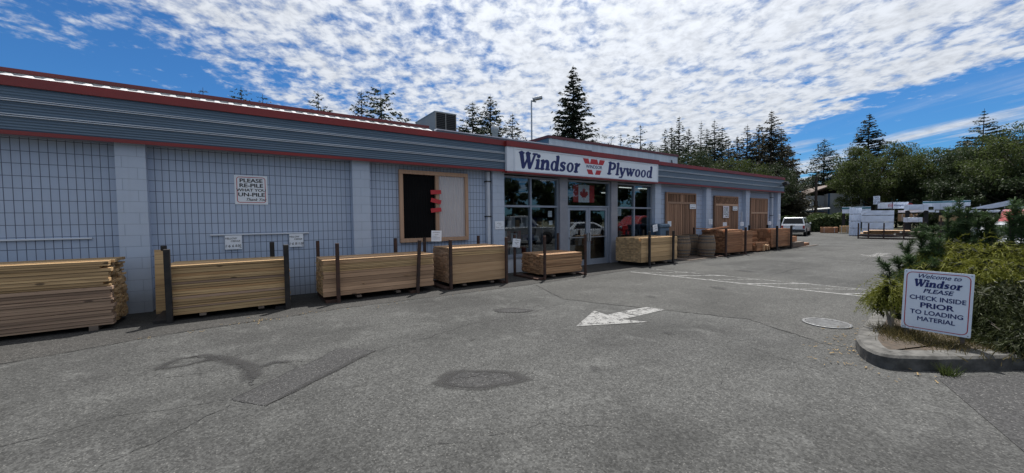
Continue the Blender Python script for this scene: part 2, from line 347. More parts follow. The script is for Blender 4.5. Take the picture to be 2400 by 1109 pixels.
def wood(name, c1, c2, dark, grain=1., axis=0):
    m, t, b, o = newmat(name); oi = N(t, 'ShaderNodeObjectInfo'); ge = N(t, 'ShaderNodeNewGeometry')
    rnd = MA(t, 'FRACT', MA(t, 'ADD', oi.outputs['Random'], MA(t, 'MULTIPLY', ge.outputs['Random Per Island'], 7.31)))
    sc = [26, 26, 26]; sc[axis] = 1.3
    c = N(t, 'ShaderNodeTexCoord'); mu = N(t, 'ShaderNodeVectorMath', operation='MULTIPLY_ADD'); mu.inputs[1].default_value = sc
    L(t, c.outputs['Object'], mu.inputs[0])
    off = N(t, 'ShaderNodeCombineXYZ')
    for i in range(3): L(t, MA(t, 'MULTIPLY', rnd, 57.+13*i), off.inputs[i])
    L(t, off.outputs[0], mu.inputs[2]); v = mu.outputs[0]
    g = noise(t, v, 1., 5, .65, .6); g2 = noise(t, v, .32, 3, .6, .8)
    col = mixc(t, sstep(t, g, .3, .72), c2, c1)
    col = mixc(t, MA(t, 'MULTIPLY', sstep(t, rnd, .25, 1.), .6), col, c2)
    col = mixc(t, MA(t, 'MULTIPLY', sstep(t, g2, .56, .74), .5*grain), col, dark)
    st = N(t, 'ShaderNodeVectorMath', operation='MULTIPLY'); ss = [1.9, 1.9, 1.9]; ss[axis] = .55; st.inputs[1].default_value = ss; L(t, v, st.inputs[0])
    g3_ = noise(t, st.outputs[0], 1., 4, .7, .3)
    col = mixc(t, MA(t, 'MULTIPLY', sstep(t, g3_, .55, .66), .62*grain), col, tuple(x*.8 for x in dark))
    # knots
    ks = [7, 7, 7]; ks[axis] = 2.6
    k = N(t, 'ShaderNodeVectorMath', operation='MULTIPLY_ADD'); k.inputs[1].default_value = ks; L(t, c.outputs['Object'], k.inputs[0]); L(t, off.outputs[0], k.inputs[2])
    vo = N(t, 'ShaderNodeTexVoronoi'); vo.inputs['Scale'].default_value = 1; L(t, k.outputs[0], vo.inputs['Vector'])
    sp2 = N(t, 'ShaderNodeSeparateColor'); L(t, vo.outputs['Color'], sp2.inputs[0])
    kn = MA(t, 'MULTIPLY', sstep(t, vo.outputs['Distance'], .17, .09), MA(t, 'GREATER_THAN', sp2.outputs[0], .72))
    col = mixc(t, MA(t, 'MULTIPLY', kn, .8*grain), col, tuple(x*.5 for x in dark))
    hsv = N(t, 'ShaderNodeHueSaturation'); hsv.inputs['Saturation'].default_value = .9; L(t, col, hsv.inputs['Color'])
    L(t, MA(t, 'ADD', .66, MA(t, 'MULTIPLY', MA(t, 'FRACT', MA(t, 'MULTIPLY', rnd, 5.7)), .56)), hsv.inputs['Value'])
    L(t, hsv.outputs[0], b.inputs['Base Color']); b.inputs['Roughness'].default_value = .72; b.inputs['Specular IOR Level'].default_value = .3
    bump(t, b, g, .25, .003); return m
YCED = wood('yellow_cedar_wood', (0.560, 0.375, 0.168), (0.414, 0.252, 0.106), (.09, .055, .034), 1.)
YCEDO = wood('orange_cedar_wood', (0.480, 0.282, 0.114), (0.348, 0.192, 0.072), (.11, .06, .035), .9)
RCEDF = wood('fresh_red_cedar_wood', (0.462, 0.264, 0.127), (0.352, 0.182, 0.077), (.13, .06, .035), .9)
YCEDP = wood('weathered_cedar_wood', (0.396, 0.258, 0.162), (0.300, 0.192, 0.126), (.10, .06, .045), .9)
FIR = wood('fir_wood', (0.560, 0.347, 0.174), (0.448, 0.263, 0.123), (.20, .11, .06), .6)
PINKF = wood('pink_fir_wood', (0.516, 0.312, 0.174), (0.408, 0.240, 0.132), (.15, .085, .055), .8)
STUD = wood('stud_wood', (0.626, 0.410, 0.194), (0.508, 0.313, 0.130), (.24, .13, .06), .5)
RCED = wood('red_cedar_wood', (0.414, 0.196, 0.081), (0.310, 0.132, 0.053), (.10, .045, .026), .9)
RCEDV = wood('red_cedar_picket', (0.380, 0.213, 0.121), (0.276, 0.144, 0.081), (.13, .065, .04), .8, 2)
FRAMEW = wood('frame_wood', (0.528, 0.330, 0.209), (0.440, 0.264, 0.165), (.2, .11, .08), .5, 2)
BARRW = wood('barrel_wood', (0.240, 0.162, 0.096), (0.156, 0.108, 0.070), (.06, .042, .03), 1., 2)
GREYW = wood('grey_timber', (.17, .13, .10), (.12, .09, .07), (.05, .04, .03), 1.)

def foliage(name, c1, c2, trans=.35, rough=.6):
    m, t, b, o = newmat(name); ge = N(t, 'ShaderNodeNewGeometry'); oi = N(t, 'ShaderNodeObjectInfo')
    c = N(t, 'ShaderNodeTexCoord'); n = noise(t, c.outputs['Object'], .55, 3, .6)
    f = MA(t, 'ADD', MA(t, 'MULTIPLY', ge.outputs['Random Per Island'], .6), MA(t, 'MULTIPLY', n, .5), clamp=True)
    col = mixc(t, f, c1, c2)
    hs = N(t, 'ShaderNodeHueSaturation'); L(t, col, hs.inputs['Color']); L(t, MA(t, 'ADD', .75, MA(t, 'MULTIPLY', oi.outputs['Random'], .5)), hs.inputs['Value'])
    L(t, hs.outputs[0], b.inputs['Base Color']); b.inputs['Roughness'].default_value = rough; b.inputs['Specular IOR Level'].default_value = .25
    tr = N(t, 'ShaderNodeBsdfTranslucent'); L(t, hs.outputs[0], tr.inputs[0]); mx = N(t, 'ShaderNodeMixShader'); mx.inputs[0].default_value = trans
    L(t, b.outputs[0], mx.inputs[1]); L(t, tr.outputs[0], mx.inputs[2]); L(t, mx.outputs[0], o.inputs[0]); return m
CONIF = foliage('conifer_needles', (.014, .024, .014), (.035, .052, .026), .15)
CONIB = foliage('brownish_needles', (.028, .028, .017), (.055, .052, .028), .2)
DECID = foliage('broad_leaves', (.03, .05, .016), (.09, .115, .032), .45)
DECDK = foliage('dark_leaves', (.014, .025, .011), (.04, .058, .02), .35)
MUGO = foliage('mugo_needles', (.028, .052, .020), (.07, .115, .04), .2)
GOLD = foliage('golden_fronds', (.075, .10, .016), (.25, .25, .03), .3)
HEDGM = foliage('hedge_leaves', (.03, .055, .018), (.12, .16, .06), .3)
SHRB = foliage('shrub_leaves', (.03, .045, .018), (.09, .075, .04), .25)
GRASSM = foliage('weed_blades', (.04, .05, .018), (.15, .11, .045), .25)

def glassmat(name, tint, extra):
    m, t, b, o = newmat(name); t.nodes.remove(b)
    tr = N(t, 'ShaderNodeBsdfTransparent'); tr.inputs[0].default_value = (*tint, 1)
    gl = N(t, 'ShaderNodeBsdfGlossy'); gl.inputs['Roughness'].default_value = .0; gl.inputs[0].default_value = (.9, .95, 1, 1)
    c = N(t, 'ShaderNodeTexCoord'); bn = N(t, 'ShaderNodeBump'); bn.inputs['Strength'].default_value = .015; bn.inputs['Distance'].default_value = .05
    L(t, noise(t, c.outputs['Object'], 1.4, 1, .5), bn.inputs['Height']); L(t, bn.outputs[0], gl.inputs['Normal'])
    ge = N(t, 'ShaderNodeNewGeometry'); cs = MA(t, 'ABSOLUTE', VM(t, 'DOT_PRODUCT', ge.outputs['Normal'], ge.outputs['Incoming']).outputs['Value'])
    fr = MA(t, 'ADD', .05, MA(t, 'MULTIPLY', MA(t, 'POWER', MA(t, 'SUBTRACT', 1., cs), 4.), .9))
    mx = N(t, 'ShaderNodeMixShader'); L(t, MA(t, 'ADD', fr, extra, clamp=True), mx.inputs[0])
    L(t, tr.outputs[0], mx.inputs[1]); L(t, gl.outputs[0], mx.inputs[2]); L(t, mx.outputs[0], o.inputs[0]); return m
GLASS = glassmat('shop_glass', (.84, .87, .88), .03)
def litmat(name, col, st):
    m, t, b, o = newmat(name); e = N(t, 'ShaderNodeEmission'); e.inputs[0].default_value = (*col, 1); e.inputs[1].default_value = st
    t.nodes.remove(b); L(t, e.outputs[0], o.inputs[0]); return m
TUBEL = litmat('fluorescent_tube', (.95, 1, .95), .6)
def clearpanel():
    m, t, b, o = newmat('clear_corrugated'); v = coords(t)
    L(t, mixc(t, noise(t, v, 2, 4, .6), (.42, .40, .42), (.52, .50, .52)), b.inputs['Base Color']); b.inputs['Roughness'].default_value = .25; return m
CLEARC = clearpanel()

# ================================================================== ground and paving
def sheet(name, poly, z, mat, kind='structure'):
    mb = MB(); mb.add([(x, y, z) for x, y in poly], [tuple(range(len(poly)))])
    o = mb.build(name, mat); o['kind'] = kind; return o
GRND = pm('dry_ground', (.11, .10, .06), (.06, .065, .03), .4, .95)
sheet('ground', [(-900, -900), (900, -900), (900, 900), (-900, 900)], -.012, GRND)
sheet('asphalt_lot', [(-45, -30), (70, -30), (62, 16), (48, 27), (30, 40), (-45, 40)], 0, ASPH)
rs = random.Random(3)
def wob(pts, amp, n=10, closed=False, seed=1):
    r = random.Random(seed); out = []
    m = len(pts) if closed else len(pts)-1
    for i in range(m):
        a, b = pts[i], pts[(i+1) % len(pts)]
        for k in range(n):
            t = k/n; out.append((a[0]+(b[0]-a[0])*t+r.uniform(-amp, amp), a[1]+(b[1]-a[1])*t+r.uniform(-amp, amp)))
    if not closed: out.append(pts[-1])
    return out
edge = wob([(-20, 7.1), (-2.4, 7.1), (-1, 7.5), (1.4, 7.74), (5.8, 7.66), (10.1, 7.9), (26, 7.95)], .02, 14)
sheet('asphalt_apron', edge+[(26, 9.79), (-20, 9.79)], .004, APRON)
sheet('newer_asphalt', wob([(5.9, 7.55), (5.3, 5.9), (5.55, 5.2), (6.1, 4.05), (6.6, 2.9), (6.1, 1.75), (6.2, 1.35), (10.6, 1.6), (12.2, 5.2), (13.3, 7.6)], .025, 12, True, 5), .003, ASPH2)
sheet('asphalt_patch', wob([(-.18, 4.36), (.93, 5.3), (1.29, 4.93), (.08, 4.02)], .012, 14, True, 2), .0045, PATCH)
def ribbon(name, pts, w, mat, z=.0065, amp=.035, seed=0, n=9):
    r = random.Random(seed); P = []
    for i in range(len(pts)-1):
        a, b = Vector((*pts[i], 0)), Vector((*pts[i+1], 0)); dd = b-a; nn = Vector((-dd.y, dd.x, 0)).normalized()
        for k in range(n): P.append(a+dd*k/n+(nn*r.uniform(-amp, amp) if (i or k) else Vector()))
    P.append(Vector((*pts[-1], 0))); mb = MB(); vs = []
    for i, pt in enumerate(P):
        dd = (P[min(i+1, len(P)-1)]-P[max(i-1, 0)]); nn = Vector((-dd.y, dd.x, 0)).normalized(); ww = w*r.uniform(.25, 1.1)*.36
        vs += [pt+nn*ww+Vector((0, 0, z)), pt-nn*ww+Vector((0, 0, z))]
    mb.add(vs, [(2*i, 2*i+1, 2*i+3, 2*i+2) for i in range(len(P)-1)])
    o = mb.build(name, mat); o['kind'] = 'structure'; return o
for i, (pts, w, f) in enumerate([
    ([(-.17, 4.24), (-.54, 3.9), (-.93, 3.63), (-1.3, 3.3)], .016, 0), ([(1.29, 4.92), (2.0, 5.05), (2.84, 5.32), (4.01, 5.31), (5.55, 5.73)], .013, 0),
    ([(-2.6, 4.5), (-1.6, 4.42), (-.9, 4.55), (-.2, 4.36)], .013, 0), ([(-.18, 4.36), (.93, 5.3)], .022, 0), ([(.08, 4.03), (1.29, 4.93)], .03, 0), ([(.93, 5.3), (1.29, 4.93)], .014, 0),
    ([(.0, 4.62), (-.02, 5.0), (-.12, 5.4), (-.3, 5.75), (-.6, 6.05)], .05, 0), ([(-.02, 5.0), (.2, 5.28), (.38, 5.0), (.42, 4.85)], .018, 0), ([(.2, 5.28), (.36, 5.1), (.55, 5.06)], .014, 1),
    ([(-.3, 5.75), (-.1, 5.8), (.25, 5.7), (.6, 5.6), (1.1, 5.7)], .01, 1), ([(-.6, 6.05), (-.9, 5.7), (-.8, 5.4), (-.45, 5.3)], .014, 1), ([(.93, 5.3), (1.2, 5.45), (1.5, 5.35)], .009, 1),
    ([(2.33, 3.2), (2.6, 3.3), (2.9, 3.34)], .01, 1), ([(1.6, 3.55), (2.0, 3.5), (2.3, 3.3)], .014, 0), ([(4.15, 5.5), (4.7, 5.8), (5.2, 6.3)], .01, 1), ([(3.55, 5.95), (3.2, 6.4), (3.0, 6.7)], .01, 1),
    ([(5.9, 7.5), (5.32, 5.9), (5.55, 5.2), (6.1, 4.05), (6.6, 2.9), (6.12, 1.75)], .03, 0), ([(3.8, 1.9), (4.6, 2.2), (5.3, 2.55), (5.6, 2.3)], .01, 1), ([(5.3, 2.55), (5.1, 1.9), (4.9, 1.2)], .012, 1),
    ([(12, 4.7), (14.5, 4.9), (17.5, 4.1), (20, 4.4)], .035, 0), ([(13.6, 6.4), (16, 5.6), (19, 5.8)], .022, 1), ([(-20, 7.09), (-2.4, 7.08), (-1, 7.48), (1.4, 7.72), (5.8, 7.64), (10.1, 7.88)], .02, 0),
    ([(1.0, 2.6), (1.9, 2.35), (2.4, 1.9)], .009, 1), ([(-1.1, 6.6), (-.6, 6.35), (0, 6.5), (.4, 6.3)], .009, 1), ([(8.2, 3.1), (8.9, 2.7), (9.6, 2.9)], .012, 1), ([(7.6, 5.4), (8.4, 4.6), (8.3, 3.9)], .01, 1)]):
    ribbon('pavement_crack', pts, w, CRACKF if f else CRACK, .0062+.00015*i, .03, i)
def blob(name, c, rx, ry, rot, z, mat, n=40, inner=None, seed=4):
    r = random.Random(seed); ph = [r.uniform(0, 6) for _ in range(4)]; mb = MB(); vs = []; ks = 1 if inner is None else 2
    for k in range(ks):
        f = 1 if k == 0 else inner
        for i in range(n):
            a = 2*math.pi*i/n; rr = f*(1+.06*math.sin(3*a+ph[k])+.05*math.sin(5*a+ph[2+k]))
            x, y = rx*rr*math.cos(a), ry*rr*math.sin(a)
            vs.append((c[0]+x*math.cos(rot)-y*math.sin(rot), c[1]+x*math.sin(rot)+y*math.cos(rot), z))
    mb.add(vs, [tuple(range(n))] if ks == 1 else [(i, (i+1) % n, n+(i+1) % n, n+i) for i in range(n)])
    o = mb.build(name, mat); o['kind'] = 'structure'; return o
blob('asphalt_patch', (1.93, 3.4), .40, .20, R(-32), .0045, PATCH)
def softsheet(name, verts, faces, soft, mat):
    me = bpy.data.meshes.new(name); me.from_pydata(verts, [], faces); me.update(); a = me.attributes.new('soft', 'FLOAT', 'POINT'); a.data.foreach_set('value', soft)
    me.materials.append(mat); o = bpy.data.objects.new(name, me); C.objects.link(o); o['kind'] = 'structure'
def softblob(name, c, rx, ry, rot, z, mat, ringed=None, seed=1):
    """a stain that fades outward; RINGED: fraction of the radius where a ring-shaped stain is strongest"""
    r = random.Random(seed); ph = [r.uniform(0, 6) for _ in range(3)]; n = 44; lev = (0, .35, .6, .8, 1.0, 1.2); V = []; F = []; sf = []
    for f in lev:
        for i in range(n):
            a = 2*math.pi*i/n; rr = f*(1+.07*math.sin(3*a+ph[0])+.05*math.sin(5*a+ph[1])+.03*math.sin(9*a+ph[2])); x, y = rx*rr*math.cos(a), ry*rr*math.sin(a)
            V.append((c[0]+x*math.cos(rot)-y*math.sin(rot), c[1]+x*math.sin(rot)+y*math.cos(rot), z)); sf.append(max(0, 1-abs(f-ringed)/.32) if ringed else max(0, 1-f/1.2))
    for k in range(len(lev)-1): F += [(k*n+i, k*n+(i+1) % n, (k+1)*n+(i+1) % n, (k+1)*n+i) for i in range(n)]
    softsheet(name, V, F, sf, mat)
def softstreak(name, pts, w, z, mat):
    V = []; F = []; sf = []; P = [Vector((*p_, z)) for p_ in pts]
    Q_ = [P[k].lerp(P[k+1], f/5) for k in range(len(P)-1) for f in range(5)]+[P[-1]]; m = len(Q_)
    for i, q_ in enumerate(Q_):
        d_ = Q_[min(i+1, m-1)]-Q_[max(i-1, 0)]; nn = Vector((-d_.y, d_.x, 0)).normalized()*w/2; e = min(1, min(i, m-1-i)/3)
        V += [tuple(q_+nn), tuple(q_), tuple(q_-nn)]; sf += [0, e, 0]
    for i in range(m-1): a = 3*i; F += [(a, a+1, a+4, a+3), (a+1, a+2, a+5, a+4)]
    softsheet(name, V, F, sf, mat)
softblob('damp_ring', (1.93, 3.4), .44, .23, R(-32), .0095, STAINS, .92, 3)
blob('asphalt_patch', (3.9, 5.66), .33, .16, R(-40), .0045, PATCH, seed=9)
softblob('damp_ring', (3.9, 5.66), .34, .17, R(-40), .0095, STAINL, .9, 8)
softblob('damp_ring', (-.62, 5.88), .30, .19, R(10), .0096, STAINS, .8, 12)
softstreak('damp_streak', [(-.5, 5.95), (-.3, 5.75), (-.15, 5.5), (-.04, 5.25), (.0, 5.0), (-.02, 4.7)], .30, .0099, STAINS)
softstreak('damp_streak', [(-.02, 5.1), (.2, 5.22), (.5, 5.1)], .17, .0102, STAINS)
softstreak('damp_streak', [(.06, 3.99), (.5, 4.36), (1.0, 4.74), (1.3, 4.94)], .13, .0105, STAINL)
for c_, r1, r2 in (((3.1, 2.9), .12, .09), ((2.5, 4.6), .09, .06), ((4.9, 3.2), .14, .1), ((6.9, 4.9), .2, .14), ((9.0, 4.6), .3, .2), ((12.5, 5.6), .4, .3)): softblob('oil_spot', c_, r1, r2, 1., .0108, STAINL, None, int(c_[0]*9)+40)
# painted arrow (points at the far left), hatch, second arrow
sheet('painted_arrow', [(4.08, 4.22), (5.05, 4.76), (5.0, 4.42), (5.33, 4.42), (5.33, 4.06), (4.98, 4.06), (5.17, 3.72)], .0075, PAINTW)
sheet('painted_arrow', [(5.36, 4.42), (6.02, 4.38), (6.1, 4.05), (5.36, 4.06)], .0075, PAINTW)
sheet('painted_arrow', [(20.6, 4.5), (21.6, 5.1), (21.6, 4.7), (23.2, 4.8), (23.2, 4.35), (21.6, 4.35), (21.6, 3.95)], .0075, PAINTF)
def line(a, b, w=.1, mat=PAINTW, z=.0078):
    a = Vector(a); b = Vector(b); dd = (b-a).normalized(); n = Vector((-dd.y, dd.x))*w*.5
    sheet('painted_line', [a+n, b+n, b-n, a-n], z, mat)
line((9.66, 7.6), (10.42, 1.7)); line((10.72, 7.62), (11.4, 1.9), .1, PAINTF)
for i, y0 in enumerate((7.2, 6.3, 5.35, 4.4, 3.4, 2.6)):
    line((9.76+.12*i, y0+.05), (10.95+.1*i, y0-.85), .09, PAINTW if i % 2 else PAINTF, .0084+.0002*i)
# spilled straw-like chips and dry leaves on the paving
mb = MB(); r = random.Random(11)
for cx, cy, n, sx, sy in ((.15, 7.55, 26, .25, .08), (-.9, 7.35, 8, .2, .05), (1.2, 7.6, 10, .3, .08), (6.9, 1.5, 90, .5, .22), (6.0, 1.6, 30, .35, .12), (5.4, 1.2, 10, .12, .1), (5.75, .82, 14, .3, .06), (18, 7.7, 40, 2.5, .15), (3.0, 7.55, 10, .8, .1)):
    for _ in range(n):
        x, y, a, l, w = cx+r.gauss(0, sx*1.2), cy+r.gauss(0, sy*1.2), r.uniform(0, 6.3), r.uniform(.006, .028), r.uniform(.002, .007)
        m = Matrix.Translation((x, y, .016+r.uniform(0, .006))) @ Matrix.Rotation(a, 4, 'Z') @ Matrix.Rotation(r.uniform(-.3, .3), 4, 'Y')
        mb.box(-l, l, -w, w, -.001, .001, m)
mb.build('leaf_litter', DRYG)['kind'] = 'stuff'

# storm drain cover
t = thing('manhole_cover', 'round slotted steel drain cover set in the asphalt near the planter', 'drain cover', (7.26, 2.06, .004))
mb = MB(); mb.lathe([(.27, 0), (.305, 0), (.305, .014), (.27, .014)], 36); mb.build('rim', DGALV, t)
mb = MB()
for i in range(-4, 5):
    hw = math.sqrt(.27**2-(i*.056)**2)
    if abs(i) < 5: mb.box(i*.056-.016, i*.056+.016, -hw, hw, .002, .012)
mb.build('grate', DGALV, t)
mb = MB(); mb.lathe([(0, .001), (.27, .001)], 30); mb.build('pit', BLACKP, t)
t.rotation_euler.z = R(-125)

# ================================================================== store building
store = thing('store_building', 'long single-storey block store with slate metal fascia and red trim', 'store', (0, 0, 0))
D = 9.8
PIL = [-9.46, -5.57, -1.68, 2.28, 6.16]; PILR = [13.94, 17.83, 21.7, 25.53]
ZT = 3.06
for a, b in zip([-20]+PIL, PIL+[]):
    MB().box(a+.2, b-.2, D, D+.2, 0, 3.9).build('wall', SCORED, store)
for a, b in zip(PILR, PILR[1:]):
    MB().box(a+.2, b-.2, D, D+.2, 0, 2.72).build('wall', RBLOCK, store)
    MB().box(a+.2, b-.2, D, D+.2, 2.722, 3.9).build('wall', RIBBED, store)
for x in PIL+PILR:
    MB().box(x-.2, x+.2, D-.2, D+.2, 0, 3.9).build('pilaster', PILB, store)
MB().box(25.53, 25.73, D+.202, 25, 0, 3.9).build('wall', RBLOCK, store)
MB().box(-20, -19.8, D+.202, 25, 0, 3.9).build('wall', RBLOCK, store)
MB().box(-20, 25.73, 25.002, 25.2, 0, 3.9).build('wall', RBLOCK, store)
# fascia: corrugated metal with two raised ridges
def fasc_prof(y):
    pr = []; z0, z1 = 3.115, 3.80; n = 84
    for i in range(n+1):
        z = z0+(z1-z0)*i/n; dy = .006*math.sin(2*math.pi*z/.045)
        pr.append((y+dy, z))
    return pr
def fascia(x0, x1):
    mb = MB(); mb.extr(fasc_prof(9.45), x0, x1, max(1, int((x1-x0)/3)), smooth=True); f = mb.build('fascia_panel', FASC, store)
    for z in (3.335, 3.575):
        for k in (0, 1):
            mb = MB(); mb.extr([(9.452, z-.006+k*.03), (9.425, z-.003+k*.03), (9.425, z+.008+k*.03), (9.452, z+.014+k*.03)], x0, x1); mb.build('ridge', RIDGE, f)
    MB().box(x0, x1, 9.47, 9.79, 3.07, 3.11).build('soffit', COLM, store)
    MB().box(x0, x1, 9.428, 9.47, 3.05, 3.113).build('red_trim', RED, store)
fascia(-20, 6.29); fascia(13.56, 25.75)
MB().box(25.752, 25.775, 9.44, 12, 3.05, 3.80).build('fascia_panel', FASC, store)
MB().box(-20, 6.275, 9.415, 9.60, 3.802, 3.955).build('red_trim', RED, store)
MB().box(6.275, 13.58, 9.315, 9.60, 3.785, 3.945).build('red_trim', RED, store)
MB().box(13.58, 25.79, 9.415, 9.60, 3.79, 3.93).build('red_trim', RED, store)
MB().box(6.29, 13.56, 9.335, 9.47, 3.02, 3.068).build('red_trim', RED, store)
MB().box(6.29, 13.56, 9.47, 9.79, 3.03, 3.068).build('soffit', COLM, store)
MB().box(-20, 25.73, 9.602, 25, 3.86, 3.90).build('roof', DFLASH, store)
# raised red coping with the corrugated sheet below it
mb = MB(); pr = []; x = -20.
vs = []
while x < 4.40:
    for dx, h in ((0, 0), (.06, 0), (.085, .022), (.155, .022), (.18, 0)): vs += [(x+dx, 9.62, 3.91+h), (x+dx, 10.57, 4.255+h)]
    x += .24
mb.add(vs, [(2*i, 2*i+1, 2*i+3, 2*i+2) for i in range(len(vs)//2-1)]); mb.build('roof_sheet', WSHEET, store)
MB().box(-20, 4.43, 10.575, 10.75, 4.30, 4.372).build('coping', DRED, store)
MB().box(-20, 4.42, 10.60, 10.74, 3.91, 4.298).build('upstand', WSHEET, store)
MB().box(4.44, 10.6, 10.10, 10.2, 3.902, 4.165).build('flashing', DFLASH, store)
MB().box(4.44, 10.6, 10.08, 10.25, 4.167, 4.20).build('coping', CLER, store)
mb = MB(); mb.lathe([(.12, 0), (.12, 1.45), (.16, 1.46), (.16, 1.72), (.1, 1.74), (0, 1.74)], 20); mb.build('vent_pipe', GALV, store, (8.83, 14, 3.9))
# clerestory volume set back on the roof
mb = MB(); n = 220; prf = [(13.5+(25.4-13.5)*i/n, 16+.015*(1 if i % 2 else -1)) for i in range(n+1)]
mb.add([v for x, y in prf for v in ((x, y, 3.9), (x, y, 6.0))], [(2*i, 2*i+2, 2*i+3, 2*i+1) for i in range(n)]); mb.build('upper_wall', CLER, store)
MB().box(13.46, 13.5, 15.99, 19.6, 3.9, 6.0).build('upper_wall', FASC, store)  # shaded side: its shade is put into the colour with the dark fascia tone
MB().box(25.4, 25.44, 15.99, 19.6, 3.9, 6.0).build('upper_wall', CLER, store)
MB().box(13.41, 25.5, 15.94, 19.6, 6.002, 6.15).build('coping', DRED, store)
MB().path([(24.6, 15.9, 5.7), (24.7, 15.9, 5.3), (25.3, 15.9, 5.2)], [.04]*3, 8).build('conduit', BLACKPL, store)
# downpipes
def downpipe(x, zt):
    o = MB().box(x-.05, x+.05, 9.66, 9.78, .0, zt).build('downpipe', PALEP, store, bevel=.01)
    for z in (2.75, 1.73, .6): MB().box(x-.085, x+.075, 9.645, 9.79, z, z+.03).build('bracket', BLACKPL, o)
downpipe(5.86, 3.05); downpipe(24.85, 3.05)
# storefront
def win(x0, x1, z0, z1, xm=(), zm=(), name='window', y=9.8, fw=.055):
    fr = MB(); Y0, Y1 = y-.06, y+.06
    fr.box(x0, x0+fw, Y0, Y1, z0, z1); fr.box(x1-fw, x1, Y0, Y1, z0, z1); fr.box(x0+fw, x1-fw, Y0, Y1, z0, z0+fw); fr.box(x0+fw, x1-fw, Y0, Y1, z1-fw, z1)
    xs = [x0+fw]+list(xm)+[x1-fw]; zs = [z0+fw]+list(zm)+[z1-fw]
    for m in zm: fr.box(x0+fw, x1-fw, Y0+.004, Y1-.004, m-.03, m+.03)
    for m in xm:
        for a, b in zip(zs, zs[1:]): fr.box(m-.03, m+.03, Y0+.002, Y1-.002, a+(.03 if a in zm else 0), b-(.03 if b in zm else 0))
    o = fr.build(name, ALU, store)
    g = MB()
    for a, b in zip(xs, xs[1:]):
        for c, e in zip(zs, zs[1:]):
            g.box(a+(.03 if a in xm else 0), b-(.03 if b in xm else 0), y-.004, y+.004, c+(.03 if c in zm else 0), e-(.03 if e in zm else 0))
    g.build('pane', GLASS, o); return o
win(6.37, 8.63, .5, 2.99, (7.47,), (2.06,)); win(11.51, 13.73, .5, 2.99, (12.6,), (2.06,)); win(8.98, 11.16, 2.055, 2.99)
for a, b in ((6.37, 8.63), (11.51, 13.73)):
    MB().box(a, b, 9.73, 9.9, .0, .44).build('sill_wall', PALEP, store); MB().box(a, b, 9.70, 9.9, .442, .498).build('sill', ALU, store)
for x in (8.805, 11.335):
    MB().box(x-.173, x+.173, 9.66, 9.95, 0, 3.02).build('storefront_column', COLM, store)
    MB().box(x-.175, x+.175, 9.655, 9.66, 2.3, 2.312).build('joint_strip', ALU, store)
MB().box(8.98, 9.07, 9.74, 9.86, .0, 2.053).build('door_jamb', ALU, store); MB().box(11.07, 11.16, 9.74, 9.86, .0, 2.053).build('door_jamb', ALU, store)
MB().box(9.07, 11.07, 9.72, 9.9, 0, .02).build('threshold', ALU, store)
for a, b, hs in ((9.075, 10.065, 1), (10.075, 11.065, -1)):
    fr = MB(); Y0, Y1 = 9.77, 9.83
    fr.box(a, a+.1, Y0, Y1, .025, 2.05); fr.box(b-.1, b, Y0, Y1, .025, 2.05); fr.box(a+.1, b-.1, Y0, Y1, .025, .2); fr.box(a+.1, b-.1, Y0, Y1, 1.95, 2.05)
    o = fr.build('door', ALU, store)
    MB().box(a+.1, b-.1, 9.796, 9.804, .2, 1.95).build('pane', GLASS, o)
    MB().box(a+.05, b-.05, 9.735, 9.765, .98, 1.015).build('push_bar', GALV, o)
    hx = b-.05 if hs > 0 else a+.05
    MB().box(hx-.03, hx+.03, 9.72, 9.765, .85, 1.15).build('handle', GALV, o)
# inside: floor, back walls, ceiling with tubes, dark racking
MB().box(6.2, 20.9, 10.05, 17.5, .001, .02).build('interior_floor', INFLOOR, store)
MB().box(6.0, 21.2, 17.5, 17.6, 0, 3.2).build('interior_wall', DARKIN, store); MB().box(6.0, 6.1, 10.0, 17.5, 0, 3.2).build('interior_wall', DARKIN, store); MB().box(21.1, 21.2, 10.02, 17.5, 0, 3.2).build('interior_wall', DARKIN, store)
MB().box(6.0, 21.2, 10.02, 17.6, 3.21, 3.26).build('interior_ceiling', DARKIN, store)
for i, (x, y) in enumerate(((14.9, 12), (16.3, 12), (15.2, 15), (17.0, 15))):
    lt = thing('ceiling_light', ['tube lamp behind the right shop window, front row, nearer the doors', 'tube lamp behind the right shop window, front row, farther from the doors', 'tube lamp behind the right shop window, back row, nearer the doors', 'tube lamp behind the right shop window, back row, farther from the doors'][i], 'ceiling light', (x, y, 3.1), 0, 'tube lamps in the shop')
    MB().box(-.55, .55, -.07, .07, .03, .1).build('housing', PAPER, lt); MB().tube((-.5, 0, .01), (.5, 0, .01), .018).build('tube', TUBEL, lt)
rc = random.Random(5)
for i, (x, y, w, lab) in enumerate(((8.6, 11.9, 1.9, 'dim shelf of goods behind the left shop window'), (15.4, 12.6, 2.2, 'dim shelf of goods behind the right shop window'), (13.4, 14.0, 2.4, 'dim shelf of goods deep behind the glass doors'))):
    sh = thing('store_shelf', lab, 'shelf', (x, y, .02)); fr = MB()
    for sx in (-w/2, w/2-.04): fr.box(sx, sx+.04, -.2, .2, 0, 1.7)
    for z in (.3, .8, 1.3): fr.box(-w/2+.04, w/2-.04, -.2, .2, z, z+.03)
    fr.build('frame', COLM, sh)
    for z in (.33, .83, 1.33):
        xx = -w/2+.06
        while xx < w/2-.25:
            ww = rc.uniform(.12, .26); MB().box(xx, xx+ww, -.18, .1, z+.001, z+rc.uniform(.15, .38)).build('goods_box', rc.choice([PAPER, RED, NAVY, PLYW, GOLD if False else AC1, PALEP]), sh); xx += ww+rc.uniform(.01, .08)

